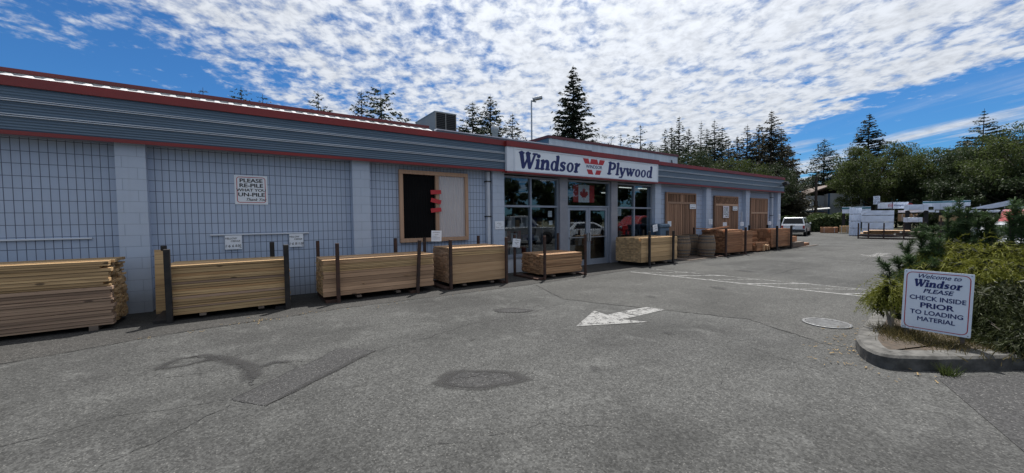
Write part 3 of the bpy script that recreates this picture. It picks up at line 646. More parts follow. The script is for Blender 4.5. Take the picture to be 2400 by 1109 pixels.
# ------------------------------------------------------------------ lettering
WALLROT = Matrix.Rotation(R(90), 4, 'X')
def text(body, size, loc, mat, parent, rot=(R(90), 0, 0), bold=.0, shear=0, sx=1, align='CENTER', name='lettering', ext=.0012):
    cu = bpy.data.curves.new(name, 'FONT'); cu.body = body; cu.size = size; cu.align_x = align; cu.align_y = 'CENTER'
    cu.shear = shear; cu.extrude = ext; cu.resolution_u = 3
    tmp = bpy.data.objects.new(name, cu); me = bpy.data.meshes.new_from_object(tmp); bpy.data.objects.remove(tmp); bpy.data.curves.remove(cu)
    if bold > .003:   # fatten the strokes: the same word laid again a hair to each side, each a little prouder than the last
        bm = bmesh.new(); bw = bold*size
        for k, (ox, oy) in enumerate(((0, 0), (bw, 0), (-bw, 0), (0, bw*.6), (0, -bw*.6))):
            nv = len(bm.verts); bm.from_mesh(me); bm.verts.ensure_lookup_table()
            for v in bm.verts[nv:]: v.co.x += ox; v.co.y += oy; v.co.z += .0003*k if v.co.z > 0 else 0
        bm.to_mesh(me); bm.free()
    me.materials.clear(); me.materials.append(mat); o = bpy.data.objects.new(name, me); C.objects.link(o); o.parent = parent; o.location = loc; o.rotation_euler = rot; o.scale = (sx, 1, 1); return o
LWT = 1.18
def seg(a, b, w0, w1=None, cap=True):
    """a thick stroke as one polygon with rounded ends"""
    w1 = w0 if w1 is None else w1; w0 = w0*LWT; w1 = w1*LWT; a = Vector(a); b = Vector(b); d_ = (b-a).normalized(); an = math.atan2(d_.y, d_.x); out = []
    for k in range(7): t_ = an+math.pi/2+math.pi*k/6; out.append((a.x+w0/2*math.cos(t_), a.y+w0/2*math.sin(t_)))
    for k in range(7): t_ = an-math.pi/2+math.pi*k/6; out.append((b.x+w1/2*math.cos(t_), b.y+w1/2*math.sin(t_)))
    return out
def curve(pts, ws):
    """a thick curved stroke; pts smoothed"""
    P = [Vector(p_) for p_ in pts]; Q = []; Wd = []
    for i in range(len(P)-1):
        p0, p1, p2, p3 = P[max(i-1, 0)], P[i], P[i+1], P[min(i+2, len(P)-1)]
        for k in range(5):
            t_ = k/5; Q.append(.5*((2*p1)+(p2-p0)*t_+(2*p0-5*p1+4*p2-p3)*t_*t_+(3*p1-p0-3*p2+p3)*t_**3)); Wd.append((ws[i]+(ws[i+1]-ws[i])*t_)*LWT)
    Q.append(P[-1]); Wd.append(ws[-1]*LWT); Lf, Rt = [], []
    for i, q_ in enumerate(Q):
        d_ = Q[min(i+1, len(Q)-1)]-Q[max(i-1, 0)]; n_ = Vector((-d_.y, d_.x)).normalized()*Wd[i]/2; Lf.append(q_+n_); Rt.append(q_-n_)
    return [tuple(v) for v in Lf+Rt[::-1]]
def ring(cx, cy, rx, ry, tx, ty, n=24):
    o = [(cx+rx*math.cos(2*math.pi*i/n), cy+ry*math.sin(2*math.pi*i/n)) for i in range(n)]
    tx, ty = tx*LWT, ty*LWT
    i_ = [(cx+(rx-tx)*math.cos(2*math.pi*i/n), cy+(ry-ty)*math.sin(2*math.pi*i/n)) for i in range(n)]
    return ('ring', o, i_)
X = .64
GLY = {
 'W': (1.18, [seg((.10, .93), (.36, .08), .24, .20), seg((.40, .06), (.60, .74), .13, .12), seg((.55, .93), (.80, .08), .24, .20), seg((.84, .06), (1.06, .93), .13, .13), seg((-.03, .95), (.26, .95), .10), seg((.44, .95), (.70, .95), .10), seg((.93, .95), (1.2, .95), .10)]),
 'i': (.36, [seg((.17, .10), (.17, .56), .20), seg((.05, .05), (.31, .05), .10), seg((.04, .58), (.18, .58), .10), seg((.165, .84), (.175, .84), .22)]),
 'n': (.74, [seg((.17, .08), (.17, .56), .20), seg((.05, .05), (.29, .05), .10), seg((.04, .58), (.18, .58), .10), curve([(.24, .42), (.36, .57), (.50, .54), (.55, .36), (.55, .08)], [.10, .15, .19, .20, .20]), seg((.45, .05), (.70, .05), .10)]),
 'd': (.72, [ring(.30, .32, .27, .34, .155, .09), seg((.53, .09), (.53, .92), .20), seg((.42, .95), (.55, .95), .10), seg((.53, .06), (.66, .06), .11)]),
 's': (.56, [curve([(.46, .50), (.32, .60), (.15, .52), (.16, .40), (.34, .30), (.40, .17), (.27, .05), (.07, .12)], [.15, .10, .16, .18, .20, .18, .10, .17])]),
 'o': (.66, [ring(.32, .32, .30, .34, .165, .09)]),
 'r': (.54, [seg((.17, .08), (.17, .56), .20), seg((.05, .05), (.31, .05), .10), seg((.04, .58), (.18, .58), .10), curve([(.24, .40), (.34, .55), (.44, .52)], [.10, .15, .22])]),
 'P': (.82, [seg((.20, .08), (.20, .93), .22), seg((.05, .05), (.37, .05), .10), seg((.05, .95), (.22, .95), .10), curve([(.27, .91), (.50, .92), (.66, .80), (.66, .60), (.50, .45), (.28, .45)], [.12, .13, .2, .22, .14, .10])]),
 'l': (.36, [seg((.18, .08), (.18, .93), .20), seg((.05, .05), (.32, .05), .10), seg((.05, .95), (.18, .95), .10)]),
 'y': (.70, [seg((.13, .56), (.33, .08), .21, .18), curve([(.56, .56), (.44, .22), (.32, -.10), (.16, -.22), (.05, -.18)], [.13, .13, .14, .14, .17]), seg((.02, .59), (.25, .59), .10), seg((.45, .59), (.68, .59), .10)]),
 'w': (.98, [seg((.12, .56), (.29, .08), .21, .18), seg((.33, .08), (.47, .46), .12), seg((.46, .56), (.62, .08), .21, .18), seg((.66, .08), (.82, .56), .12), seg((.01, .59), (.25, .59), .10), seg((.72, .59), (.94, .59), .10)]),
}
def lettering(word, height, mat, parent, M, width=None, shear=.16, base=.0012, name='lettering'):
    """fat serif italic word, left foot at M's origin, in M's XY plane, raised along its Z"""
    tot = sum(GLY[c][0] for c in word); s = 1. if width is None else width/(tot*height); mb = MB(); x = 0; lay = 0
    for c in word:
        adv, strokes = GLY[c]
        for st in strokes:
            h = base+.0006*(lay % 9); lay += 1
            tr = lambda p_: ((x+p_[0]+shear*p_[1])*height*s, p_[1]*height)
            if st[0] == 'ring':
                o, i_ = [tr(p_) for p_ in st[1]], [tr(p_) for p_ in st[2]]; n = len(o)
                vs = [M @ Vector((*p_, hh)) for hh in (0, h) for pp in (o, i_) for p_ in pp]
                fs = []
                for k in range(n):
                    j = (k+1) % n; fs += [(2*n+k, 2*n+j, 3*n+j, 3*n+k), (k, j, 2*n+j, 2*n+k), (n+k, n+j, 3*n+j, 3*n+k)]
                mb.add(vs, fs)
            else: mb.prism([tr(p_) for p_ in st], 0, h, M)
        x += adv
    return mb.build(name, mat, parent)
def wallM(x, y, z): return Matrix.Translation((x, y, z)) @ WALLROT
# store sign
sg = thing('store_sign', 'long white sign with blue store name and red W emblem above the entrance', 'sign', (6.3, 9.35, 3.07))
MB().box(0, .235, .0, .11, 0, .712).build('end_panel', SIGNF, sg)
MB().box(.237, 7.25, .0, .11, 0, .712).build('panel', SIGNW, sg)
fr = MB(); fr.box(.25, 7.24, -.016, 0, .66, .70); fr.box(.25, 7.24, -.016, 0, .01, .05); fr.box(.25, .29, -.016, 0, .05, .66); fr.box(7.2, 7.24, -.016, 0, .05, .66); fr.build('frame', SIGNF, sg)
lettering('Windsor', .48, NAVY, sg, wallM(.39, -.001, .115), 2.55)
lettering('Plywood', .44, NAVY, sg, wallM(4.27, -.001, .15), 2.58)
em = MB(); c0 = 3.62
def ep(poly): em.prism([(c0+(x_-.5)*1.08, .10+y_*.52) for x_, y_ in poly], 0, .004, wallM(0, -.001, 0))
ep([(.0, 1), (.24, 1), (.308, .67), (.088, .67)]); ep([(.36, 1), (.64, 1), (.695, .67), (.305, .67)]); ep([(.76, 1), (1, 1), (.912, .67), (.692, .67)])
ep([(.165, .30), (.395, .30), (.46, .0), (.24, 0)]); ep([(.605, .30), (.835, .30), (.76, 0), (.54, 0)])
em.build('emblem', LRED, sg)
text('WINDSOR', .165, (c0, -.003, .352), NAVY, sg, bold=.012, sx=1.02)

# rounded rectangle outline helper for notice boards
def rrect(x0, x1, y0, y1, r_, n=5):
    return [(cx+r_*math.cos(a0+math.pi/2*k/n), cy+r_*math.sin(a0+math.pi/2*k/n)) for cx, cy, a0 in ((x1-r_, y1-r_, 0), (x0+r_, y1-r_, math.pi/2), (x0+r_, y0+r_, math.pi), (x1-r_, y0+r_, 1.5*math.pi)) for k in range(n+1)]
def border(x0, x1, y0, y1, r_, w, M, parent, mat, h=.0015):
    a = rrect(x0, x1, y0, y1, r_); b = rrect(x0+w, x1-w, y0+w, y1-w, max(r_-w, .004)); n = len(a); mb = MB()
    mb.add([M @ Vector((*p_, h)) for p_ in a+b], [(k, (k+1) % n, n+(k+1) % n, n+k) for k in range(n)]); return mb.build('border', mat, parent)
def notice(loc, w, h, lines, label, group=None, scale=1, border_=True):
    s = thing('notice_sign', label, 'sign', loc, 0, group)
    MB().box(-w/2, w/2, 0, .008, 0, h).build('panel', SIGNW, s)
    if border_: border(-w/2+.035*scale, w/2-.035*scale, .035*scale, h-.035*scale, .05*scale, .012*scale, wallM(0, -.0005, 0), s, LRED)
    for body, size, z, bold, sh, sx in lines: text(body, size, (0 if sh < .2 else w*.12, -.001, z), INK, s, bold=bold, shear=sh, sx=sx)
    return s
notice((.105, 9.785, 2.015), .575, .605, [('PLEASE', .108, .492, .03, 0, 1.2), ('RE-PILE', .108, .39, .03, 0, 1.22), ('WHAT YOU', .08, .295, .028, 0, 1.18), ('UN-PILE', .108, .2, .03, 0, 1.22), ('Thank You', .085, .1, .014, .45, .95)],
       'square white notice PLEASE RE-PILE WHAT YOU UN-PILE on the scored block wall')
notice((19.58, 9.66, 1.63), .56, .59, [('PLEASE', .11, .485, .02, 0, 1.1), ('RE-PILE', .11, .385, .02, 0, 1.1), ('WHAT YOU', .085, .285, .02, 0, 1.05), ('UN-PILE', .11, .185, .02, 0, 1.1), ('Thank You', .085, .09, .006, .45, .9)],
       'white re-pile notice hung on the lattice-topped cedar fence panel')
def scrib(parent, lines, mat=INK, seed=1):
    """handwriting too small to read: short pen strokes. lines: (x0, x1, z, height)"""
    r_ = random.Random(seed); mb = MB(); k = 0
    for x0, x1, z, h in lines:
        x_ = x0
        while x_ < x1:
            w = r_.uniform(.35, .8)*h; k += 1
            mb.prism(seg((x_, z+r_.uniform(-.3, .2)*h), (x_+w*.8, z+r_.uniform(-.2, .5)*h), h*.22), 0, .0008+.0002*(k % 4), wallM(0, -.0005, 0)); x_ += w+h*.15
    return mb.build('lettering', mat, parent)
def card(loc, w, h, label, lines=None, tilt=0, seed=1, group=None, name='price_card'):
    s = thing(name, label, 'price card', loc, 0, group); s.rotation_euler.y = tilt
    MB().box(-w/2, w/2, 0, .004, 0, h).build('card', PAPER, s)
    if lines: scrib(s, lines, seed=seed)
    return s
# white rails on the wall, handwritten cards
for x0, x1, z, lab in ((-.61, 1.15, 1.375, 'white rail holding two handwritten cedar cards on the wall'), (-5, -2.25, 1.37, 'white rail without cards above the stack beside the first pilaster')):
    s = thing('card_rail', lab, 'rail', ((x0+x1)/2, 9.77, z)); h = (x1-x0)/2
    MB().box(-h, h, -.006, .028, 0, .032).build('bar', PALEP, s); MB().box(-h, h, -.014, -.008, .008, .018).build('lip', PAPER, s)
for cx, w, a, b, lab in ((-.235, .285, '1·6 6', '8.00', 'handwritten yellow cedar price card, left one on the white rail'), (.9, .275, '1·6 8', '11.00', 'handwritten yellow cedar price card, right one on the white rail')):
    s = card((cx, 9.755, 1.085), w, .285, lab, None, 0)
    text('YELLOW', .05, (-.045, -.001, .225), INK, s, shear=.25, bold=.006); text('CEDAR', .05, (.03, -.001, .17), INK, s, shear=.25, bold=.006)
    text(a, .075, (-.07, -.001, .07), INK, s, shear=.1, bold=.008); text(b, .07, (.075, -.001, .072), INK, s, shear=.1, bold=.008, sx=.8); text('ea', .035, (.115, -.001, .035), INK, s)
card((3.86, 8.9, 1.12), .27, .27, 'white handwritten card on a rear post before the wood-framed panel', [(-.1, .1, .22, .022), (-.05, .05, .17, .02), (-.1, 0, .13, .016), (-.1, .09, .095, .014), (-.1, .09, .06, .014)], R(2), 3)
card((6.17, 9.585, 1.36), .31, .245, 'white handwritten card taped to the pilaster beside the shop window', [(-.08, .06, .18, .03), (-.02, .06, .13, .025), (-.12, -.02, .06, .03), (.04, .12, .065, .035)], 0, 4)
card((6.37, 9.03, .845), .27, .25, 'tilted white price card on the rear post of the lowest rack', [(-.05, .09, .2, .03), (-.06, .07, .135, .045), (-.02, .05, .09, .03), (.03, .1, .035, .02)], R(7), 5)
card((13.2, 9.2, 1.13), .30, .27, 'tilted white card on a thin post before the blue box', [(-.08, .08, .18, .03), (-.05, .08, .1, .03)], R(-8), 6)
card((14.86, 9.68, 1.29), .26, .22, 'small white card tacked low on the vertical-slat fence panel', [(-.06, .06, .15, .02), (-.03, .05, .08, .02)], 0, 7)
card((17.98, 9.58, 1.33), .34, .26, 'white card taped to the pilaster between the first two fence panels', [(-.1, .1, .19, .02), (-.08, .08, .12, .02), (-.08, .05, .06, .02)], 0, 8)
for x, lab in ((18.75, 'white card low behind the red cedar stack, nearer the doors'), (20.45, 'white card low behind the red cedar stack, farther from the doors'), (23.6, 'white card on the far fence panel above the last rack')):
    card((x, 9.3, 1.22), .36, .2, lab, [(-.12, .12, .13, .02), (-.1, .08, .06, .02)], 0, int(x))
card((25.55, 9.575, 1.5), .28, .34, 'white card on the last pilaster by the end downpipe', [(-.08, .08, .22, .02), (-.06, .05, .12, .02)], 0, 9)
for (x, z), lab in (((16.62, 2.05), 'white two-line plate at the top corner of the slat fence panel'), ((20.5, 2.0), 'white two-line plate at the top corner of the lattice fence panel')):
    s = thing('plate_sign', lab, 'sign', (x, 9.665, z)); MB().box(-.24, .24, 0, .008, 0, .21).build('panel', SIGNW, s)
    scrib(s, [(-.18, .18, .155, .022)], seed=2); scrib(s, [(-.18, .16, .06, .075)], seed=8)
# window stickers
for (x, z, w, h), lab in (((8.33, 1.72, .17, .2), 'round-topped pale sticker inside the left shop window'), ((8.36, 1.45, .15, .15), 'small white notice under the pale sticker in the left shop window'), ((11.78, 1.75, .28, .26), 'pale blue notice taped inside the right shop window')):
    s = thing('window_notice', lab, 'notice', (x, 9.83, z)); MB().box(-w/2, w/2, 0, .003, 0, h).build('sheet', PALEP if w > .2 else PAPER, s); scrib(s, [(-w*.35, w*.35, h*.7, h*.1), (-w*.3, w*.3, h*.4, h*.1)], BLUET, 3)
# flag behind the transom
fl = thing('flag', 'red and white maple leaf flag hung behind the glass over the doors', 'flag', (10.0, 9.92, 2.24))
for a, b in ((-.53, -.27), (.27, .53)): MB().box(a, b, 0, .004, 0, .62).build('red_band', LRED, fl)
MB().box(-.27, .27, 0, .004, 0, .62).build('white_band', PAPER, fl)
lf = [(0, 1), (.1, .8), (.21, .86), (.16, .55), (.3, .7), (.34, .6), (.5, .63), (.45, .45), (.52, .4), (.24, .18), (.27, .1), (.03, .13), (.03, -.12)]
lf = lf+[(-x_, y_) for x_, y_ in lf[::-1] if x_ > 0]
MB().prism([(x_*.42, .12+y_*.42) for x_, y_ in lf], 0, .002, wallM(0, -.0005, 0)).build('maple_leaf', LRED, fl)

# ================================================================== displays on the wall
t = thing('roofing_display', 'wood-framed display of black and clear corrugated sheets on the block wall', 'display panel', (3.23, 9.72, 1.08))
Wd, Hd = 1.97, 1.87
for n_, (a, b, c, e) in (('frame_rail', (0, Wd, 0, .1)), ('frame_rail', (0, Wd, Hd-.1, Hd)), ('frame_stile', (0, .095, .102, Hd-.102)), ('frame_stile', (Wd-.095, Wd, .102, Hd-.102)), ('frame_stile', (.98, 1.075, .102, Hd-.102))):
    MB().box(a, b, -.02, .06, c, e).build(n_, FRAMEW, t)
def corr(x0, x1, z0, z1, y, per, amp):
    n = int((x1-x0)/per*8); mb = MB(); P = [(x0+(x1-x0)*i/n, y+amp*math.sin(2*math.pi*(x1-x0)*i/n/per)) for i in range(n+1)]
    mb.add([v for x_, y_ in P for v in ((x_, y_, z0), (x_, y_, z1))], [(2*i, 2*i+2, 2*i+3, 2*i+1) for i in range(n)], True); return mb
corr(.097, .978, .102, Hd-.102, .045, .076, .009).build('black_sheet', BLACKP, t); corr(1.077, Wd-.097, .102, Hd-.102, .03, .076, .009).build('clear_sheet', CLEARC, t)
for z, a in ((1.32, 3), (1.08, -12), (.84, 6)):
    MB().box(-.15, .15, -.003, .003, -.055, .055).build('red_tag', LRED, t, (.975, -.04-.01*z, z), (0, R(-a), 0))
def fence_panel(x0, x1, z0, z1, zr, label, top):
    w = x1-x0; h = z1-z0; t = thing('fence_panel', label, 'fence panel', (x0, 9.72, z0)); r = random.Random(int(x0))
    MB().box(0, .07, -.03, .05, 0, h).build('frame_stile', RCEDV, t); MB().box(w-.07, w, -.03, .05, 0, h).build('frame_stile', RCEDV, t)
    MB().box(.072, w-.072, -.03, .05, h-.07, h).build('frame_rail', RCEDV, t); MB().box(.072, w-.072, -.035, .05, zr-z0-.04, zr-z0+.05).build('frame_rail', FRAMEW, t); MB().box(.072, w-.072, -.03, .05, 0, .12).build('frame_rail', RCED, t)
    MB().box(.072, w-.072, .052, .062, .122, h-.072).build('backing', BLACKP, t)
    pk = MB(); x = .08; pw = (w-.16)/15
    while x < w-.1:
        dy = r.uniform(-.006, .006); pk.box(x+.012, x+pw-.022, -.012+dy, .02+dy, .122, zr-z0-.042); x += pw
    pk.build('pickets', RCEDV, t).name = 'picket_panel'
    lt = MB()
    if top == 'slat':
        x = .1; k = 0
        while x < w-.12:
            if abs(x-w*.52) > .12: lt.box(x, x+.048, -.005, .02, zr-z0+.052, h-.072)
            x += .115
        lt.box(w*.52-.1, w*.52+.1, -.012, .02, zr-z0+.052, h-.072)
    elif top == 'lattice':
        zz0, zz1 = zr-z0+.052, h-.072; hh = zz1-zz0; k = -hh
        while k < w-.1:
            for s_, yy in ((1, -.004), (-1, .008)):
                a = k if s_ > 0 else k+hh
                # clip the strip ends to the frame
                xa, xb = k+.08, k+hh+.08
                t0 = max(0, (.08-xa)/(xb-xa)); t1 = min(1, (w-.08-xa)/(xb-xa))
                if t1 > t0:
                    x_0, x_1 = xa+(xb-xa)*t0, xa+(xb-xa)*t1
                    z_0, z_1 = (zz0+hh*t0, zz0+hh*t1) if s_ > 0 else (zz1-hh*t0, zz1-hh*t1)
                    lt.prism([(x_0, z_0), (x_0+.045, z_0), (x_1+.045, z_1), (x_1, z_1)], 0, .01, wallM(0, yy, 0))
            k += .12
    else:
        x = .08
        while x < w-.1:
            dy = r.uniform(-.006, .006); lt.box(x+.012, x+pw-.022, -.012+dy, .02+dy, zr-z0+.052, h-.072); x += pw
    lt.build('lattice_top' if top != 'plain' else 'picket_panel', RCEDV, t)
fence_panel(14.66, 16.94, .72, 2.75, 2.30, 'sample cedar fence panel with open vertical slats on top', 'slat')
fence_panel(18.58, 20.88, .72, 2.71, 2.27, 'sample cedar fence panel with diagonal lattice on top', 'lattice')
fence_panel(22.24, 24.3, .9, 2.69, 1.88, 'plain cedar fence panel with one pale cross rail above the last rack', 'plain')
o = thing('wall_floodlight', 'black floodlight on the far end of the metal fascia', 'floodlight', (25.15, 9.42, 3.42))
MB().box(-.02, .02, -.2, .01, -.02, .02).build('arm', BLACKPL, o); MB().box(-.2, .16, -.42, -.18, -.12, .08, Matrix.Rotation(R(-25), 4, 'X')).build('lamp_head', BLACKPL, o, bevel=.02)
o = thing('blue_box', 'blue steel box against the pilaster behind the pale stud stack', 'box', (13.72, 9.33, 0))
MB().box(-.3, .3, -.2, .25, .05, 1.25).build('body', BLUEBOX, o, bevel=.03); MB().box(-.32, .32, -.23, .26, 1.252, 1.42).build('lid', BLUEBOX, o, bevel=.05)
MB().box(.06, .24, -.212, -.202, .95, 1.15).build('slot', BLACKPL, o)
MB().tube((13.2, 9.22, 0), (13.2, 9.22, 1.15), .016).build('thin_post', STEELK); setp(bpy.data.objects['thin_post'], 'thin black post carrying a tilted card beside the blue box', 'post')
MB().tube((21.05, 9.6, .8), (21.05, 9.6, 1.95), .03).build('white_pole', PALEP); setp(bpy.data.objects['white_pole'], 'short white pole leaning at the wall beside the lattice fence panel', 'pole')

# ================================================================== lumber racks and stacks
REST = {'v': [], 'f': [], 'm': [], 'mats': []}
def restbox(x0, x1, y0, y1, z0, z1, mat):
    if mat not in REST['mats']: REST['mats'].append(mat)
    b = len(REST['v']); REST['v'] += [(x, y, z) for x in (x0, x1) for y in (y0, y1) for z in (z0, z1)]
    REST['f'] += [[b+i for i in f] for f in ((0, 1, 3, 2), (4, 6, 7, 5), (0, 4, 5, 1), (2, 3, 7, 6), (0, 2, 6, 4), (1, 5, 7, 3))]; REST['m'] += [REST['mats'].index(mat)]*6
def board(x0, x1, y0, y1, z0, z1, mat, label, group, r, bow=.006, name='board'):
    cx, cy, cz = (x0+x1)/2, (y0+y1)/2, (z0+z1)/2; n = 8; vs = []; ph = r.uniform(0, 6); am = r.uniform(0, bow); ay = r.uniform(-bow, bow)
    for i in range(n+1):
        f = i/n; x = x0+(x1-x0)*f-cx; dz = am*math.sin(ph+3*f); dy = ay*math.sin(math.pi*f)
        vs += [(x, y-cy+dy, z-cz+dz) for y in (y0, y1) for z in (z0, z1)]
    mb = MB(); fs = [(0, 1, 3, 2), (4*n, 4*n+2, 4*n+3, 4*n+1)]
    for i in range(n): a = 4*i; b = a+4; fs += [(a, b, b+1, a+1), (a+2, a+3, b+3, b+2), (a, a+2, b+2, b), (a+1, b+1, b+3, a+3)]
    mb.add(vs, fs); o = mb.build(name, mat, None, (cx, cy, cz)); setp(o, label, 'board', group); return o
def UNEV(seed, n, tot):
    r = random.Random(seed); a = [r.uniform(.7, 1.4) for _ in range(n)]; return [x*tot/sum(a) for x in a]
def stack(x0, x1, yf, yb, z0, rows, mat, desc, bw=.14, jit=.02, endj=(.02, .02), inner=.03, innermat=None, topn=True, seed=1, ragged=0, noun='board'):
    """rows: heights bottom to top. Front and top boards are objects; boards seen only by their ends go to the rest."""
    r = random.Random(seed); group = 'boards of '+desc; n = len(rows); z = z0; zs = []
    for h in rows: zs.append((z, z+h)); z += h
    ztop = z; innermat = innermat or (mat[0] if isinstance(mat, list) else mat)
    for k, (a, b) in enumerate(zs):
        top_i = n-k; m = mat[k] if isinstance(mat, list) else mat
        e0, e1 = r.uniform(-endj[0], endj[0]), r.uniform(-endj[1], endj[1])
        if ragged and top_i < ragged: e1 -= r.uniform(0, .10)
        dy = r.uniform(0, jit); thick = bw if (b-a) < .07 else .045
        lab = ('topmost %s in the front face of %s' % (noun, desc)) if top_i == 1 else ('lowest %s in the front face of %s' % (noun, desc)) if k == 0 else '%s %s down the front of %s' % (ordw(top_i), noun, desc)
        board(x0+e0, x1+e1, yf+dy, yf+dy+thick, a+.003, b-.003, m, lab, group, r, .004)
    # inner boards, laid in courses of their own
    z = z0; lim = ztop-(rows[-1] if topn else 0); im = innermat
    big = [zz for zz in zs if zz[1]-zz[0] >= .07]
    while z < lim-.01:
        h = min(inner, lim-z); y = yf+(.16 if not big or z >= big[-1][1] or True else .06)
        y = yf+jit+max(bw, .06)+.003
        if any(a <= z < b for a, b in big): y = yf+jit+.05
        while y < yb-.02:
            w = min(bw, yb-y); e0, e1 = r.uniform(-endj[0], endj[0]), r.uniform(-endj[1], endj[1])
            if ragged and lim-z < ragged*inner: e1 -= r.uniform(0, .12)
            restbox(x0+e0, x1+e1, y, y+w-.003, z+.001, z+h-.001, im); y += w
        z += h
    if topn:
        y = yf+jit+bw+.004; k = 2; h = rows[-1]
        while y < yb-.03:
            w = min(bw, yb-y); e0, e1 = r.uniform(-endj[0], endj[0]), r.uniform(-endj[1], endj[1])
            board(x0+e0, x1+e1, y, y+w-.004, ztop-h+.002+r.uniform(0, .004), ztop-.001+r.uniform(0, .006), mat[-1] if isinstance(mat, list) else mat, '%s %s from the front, top of %s' % (ordw(k), noun, desc), group, r, .005); y += w; k += 1
def rack(posts, y0, y1, zt, label, mat, w=.07, lean=None, zb=.06, xr=None):
    """posts: four x (front pair, rear pair)"""
    x0, x1, x2, x3 = posts; t = thing('lumber_rack', label, 'lumber rack', ((x0+x1)/2, (y0+y1)/2, 0), 0, 'steel lumber racks along the wall'); ox, oy = t.location.x, t.location.y
    for i, (x, y) in enumerate(((x0, y0), (x1, y0), (x2, y1), (x3, y1))):
        ln = (lean or {}).get(i, 0); m = Matrix.Translation((x-ox, y-oy, 0)) @ Matrix.Rotation(R(ln), 4, 'Y')
        MB().box(-w/2, w/2, -w/2, w/2, 0, zt+(0 if i < 2 else .01), m).build('post', mat, t, bevel=.006)
    for x, xx in ((x0, x2), (x1, x3)):
        MB().box(min(x, xx)-ox-.03, max(x, xx)-ox+.03, y0+w/2+.002-oy, y1-w/2-.002-oy, zb-.055, zb-.005).build('cross_rail', mat, t)
    xs = (x0+x1)/2
    for f in (.25, .75):
        x = x0+(x1-x0)*f; MB().box(x-ox-.045, x-ox+.045, y0-oy+.05, y1-oy-.05, zb-.002, zb+.035).build('bunk', GREYW, t)
    MB().box(x2+w/2+.002-ox, x3-w/2-.002-ox, y1-oy-.03, y1-oy+.02, zb-.05, zb-.002).build('base_rail', mat, t)
    return t
dA = 'the postless stack against the first pilaster'
stack(-5.0, -1.76, 8.40, 9.32, .075, UNEV(1, 22, .99), [YCEDP]*13+[YCED]*9, dA, .145, .03, (.02, .022), .0315, YCED, seed=11, ragged=9)
for x in (-4.4, -1.98):
    t = thing('bunk_block', 'wooden bearer under the right end of the postless stack' if x > -3 else 'wooden bearer under the postless stack, nearer the picture edge', 'bearer', (x, 8.85, 0)); MB().box(-.05, .05, -.42, .42, 0, .074).build('bearer', GREYW, t)
dB = 'the short cedar stack beside the leaning plank'
stack(-1.12, .63, 8.38, 9.30, .10, UNEV(2, 19, .83), [YCED, YCED, YCEDP, YCED, YCED, YCED, YCEDP, YCED, YCED, YCEDO, YCED, YCED, YCEDP, YCED, YCED, YCEDO, YCED, YCED, YCED], dB, .145, .03, (.018, .022), .0318, seed=12)
rack((-1.085, .59, -1.27, .42), 8.31, 9.44, 1.215, 'black steel rack around the short cedar stack beside the leaning plank', STEELK, .082)
dC = 'the long stack with a leaning post'
stack(1.22, 3.56, 8.40, 9.36, .125, [.088, .088, .088, .095, .088, .05, .034, .03, .03, .03, .03, .03, .03, .03], [PINKF]*6+[YCED]*5+[FIR]*3, dC, .145, .012, (.012, .02), .03, YCED, seed=13)
rack((1.475, 3.13, 1.28, 3.01), 8.31, 9.44, 1.205, 'rusty steel rack with a leaning front post around the longest framed stack', STEELR, .066, {1: 3.2})
for x, z, l in ((1.98, .33, .05), (2.88, .42, .11)):
    o = MB().tube((0, 0, 0), (l*.5, -l, l*.2), .011).build('wooden_dowel', FIR, None, (x, 8.405, z)); setp(o, 'pale dowel poking from the front of the long stack, ' + ('lower and shorter one' if l < .1 else 'longer one near the leaning post'), 'dowel')
dD = 'the tall stack under the clear corrugated sheet'
stack(3.96, 5.52, 8.28, 9.38, .12, [.235, .235, .19, .045, .03, .03, .03, .03, .03], [FIR]*3+[YCED]*3+[FIR]*3, dD, .145, .012, (.012, .012), .034, PINKF, seed=14)
rack((3.905, 5.475, 3.79, 5.39), 8.20, 9.5, 1.19, 'rusty steel rack around the tall stack under the clear corrugated sheet', STEELR, .066)
dE = 'the lowest stack before the shop window'
stack(6.62, 8.10, 8.10, 9.10, .12, UNEV(3, 15, .55), RCEDF, dE, .14, .03, (.03, .03), .03, seed=15)
rack((6.585, 8.125, 6.38, 8.05), 8.0, 9.12, 1.2, 'thin rusty steel rack around the lowest stack before the shop window', STEELR, .062)
dF = 'the pale stud stack beside the barrels'
stack(10.98, 13.08, 8.20, 9.3, .135, [.16, .16, .16, .10, .085, .085, .085], STUD, dF, .09, .01, (.014, .014), .0415, seed=16, noun='plank')
rack((11.3, 12.69, 11.3, 12.69), 8.11, 9.4, 1.19, 'black steel rack around the pale stud stack by the doors', STEELK, .07)
dG = 'the red cedar stack behind the barrels'
stack(16.72, 18.12, 8.20, 9.3, .13, UNEV(4, 16, .98), RCED, dG, .14, .03, (.05, .03), .058, seed=17)
rack((16.46, 18.165, 16.3, 18.1), 8.11, 9.42, 1.21, 'weathered steel rack around the red cedar stack behind the barrels', STEELR, .075)
r = random.Random(21)
o = board(-1.1, 1.1, -.07, .07, -.02, .02, RCED, 'loose red cedar board lying askew on top of the stack behind the barrels', None, r); o.location = (17.0, 8.75, 1.19); o.rotation_euler = (0, R(-3), R(6))
o = board(-.9, .9, -.07, .07, -.02, .02, RCED, 'second loose cedar board jutting toward the doors from the red cedar stack', None, r); o.location = (16.95, 9.05, 1.15); o.rotation_euler = (0, R(2), R(-4))
dG2 = 'the postless red cedar stack'
stack(18.4, 19.42, 8.36, 9.2, .09, [.085]*11, RCED, dG2, .14, .02, (.03, .02), .085, seed=18)
dH0 = 'the recessed cedar stack behind the short timber pile'
stack(19.62, 21.15, 8.86, 9.45, .06, [.075]*12, RCED, dH0, .14, .03, (.05, .05), .075, seed=19)
dL = 'the knee-high timber pile between the red cedar stacks'
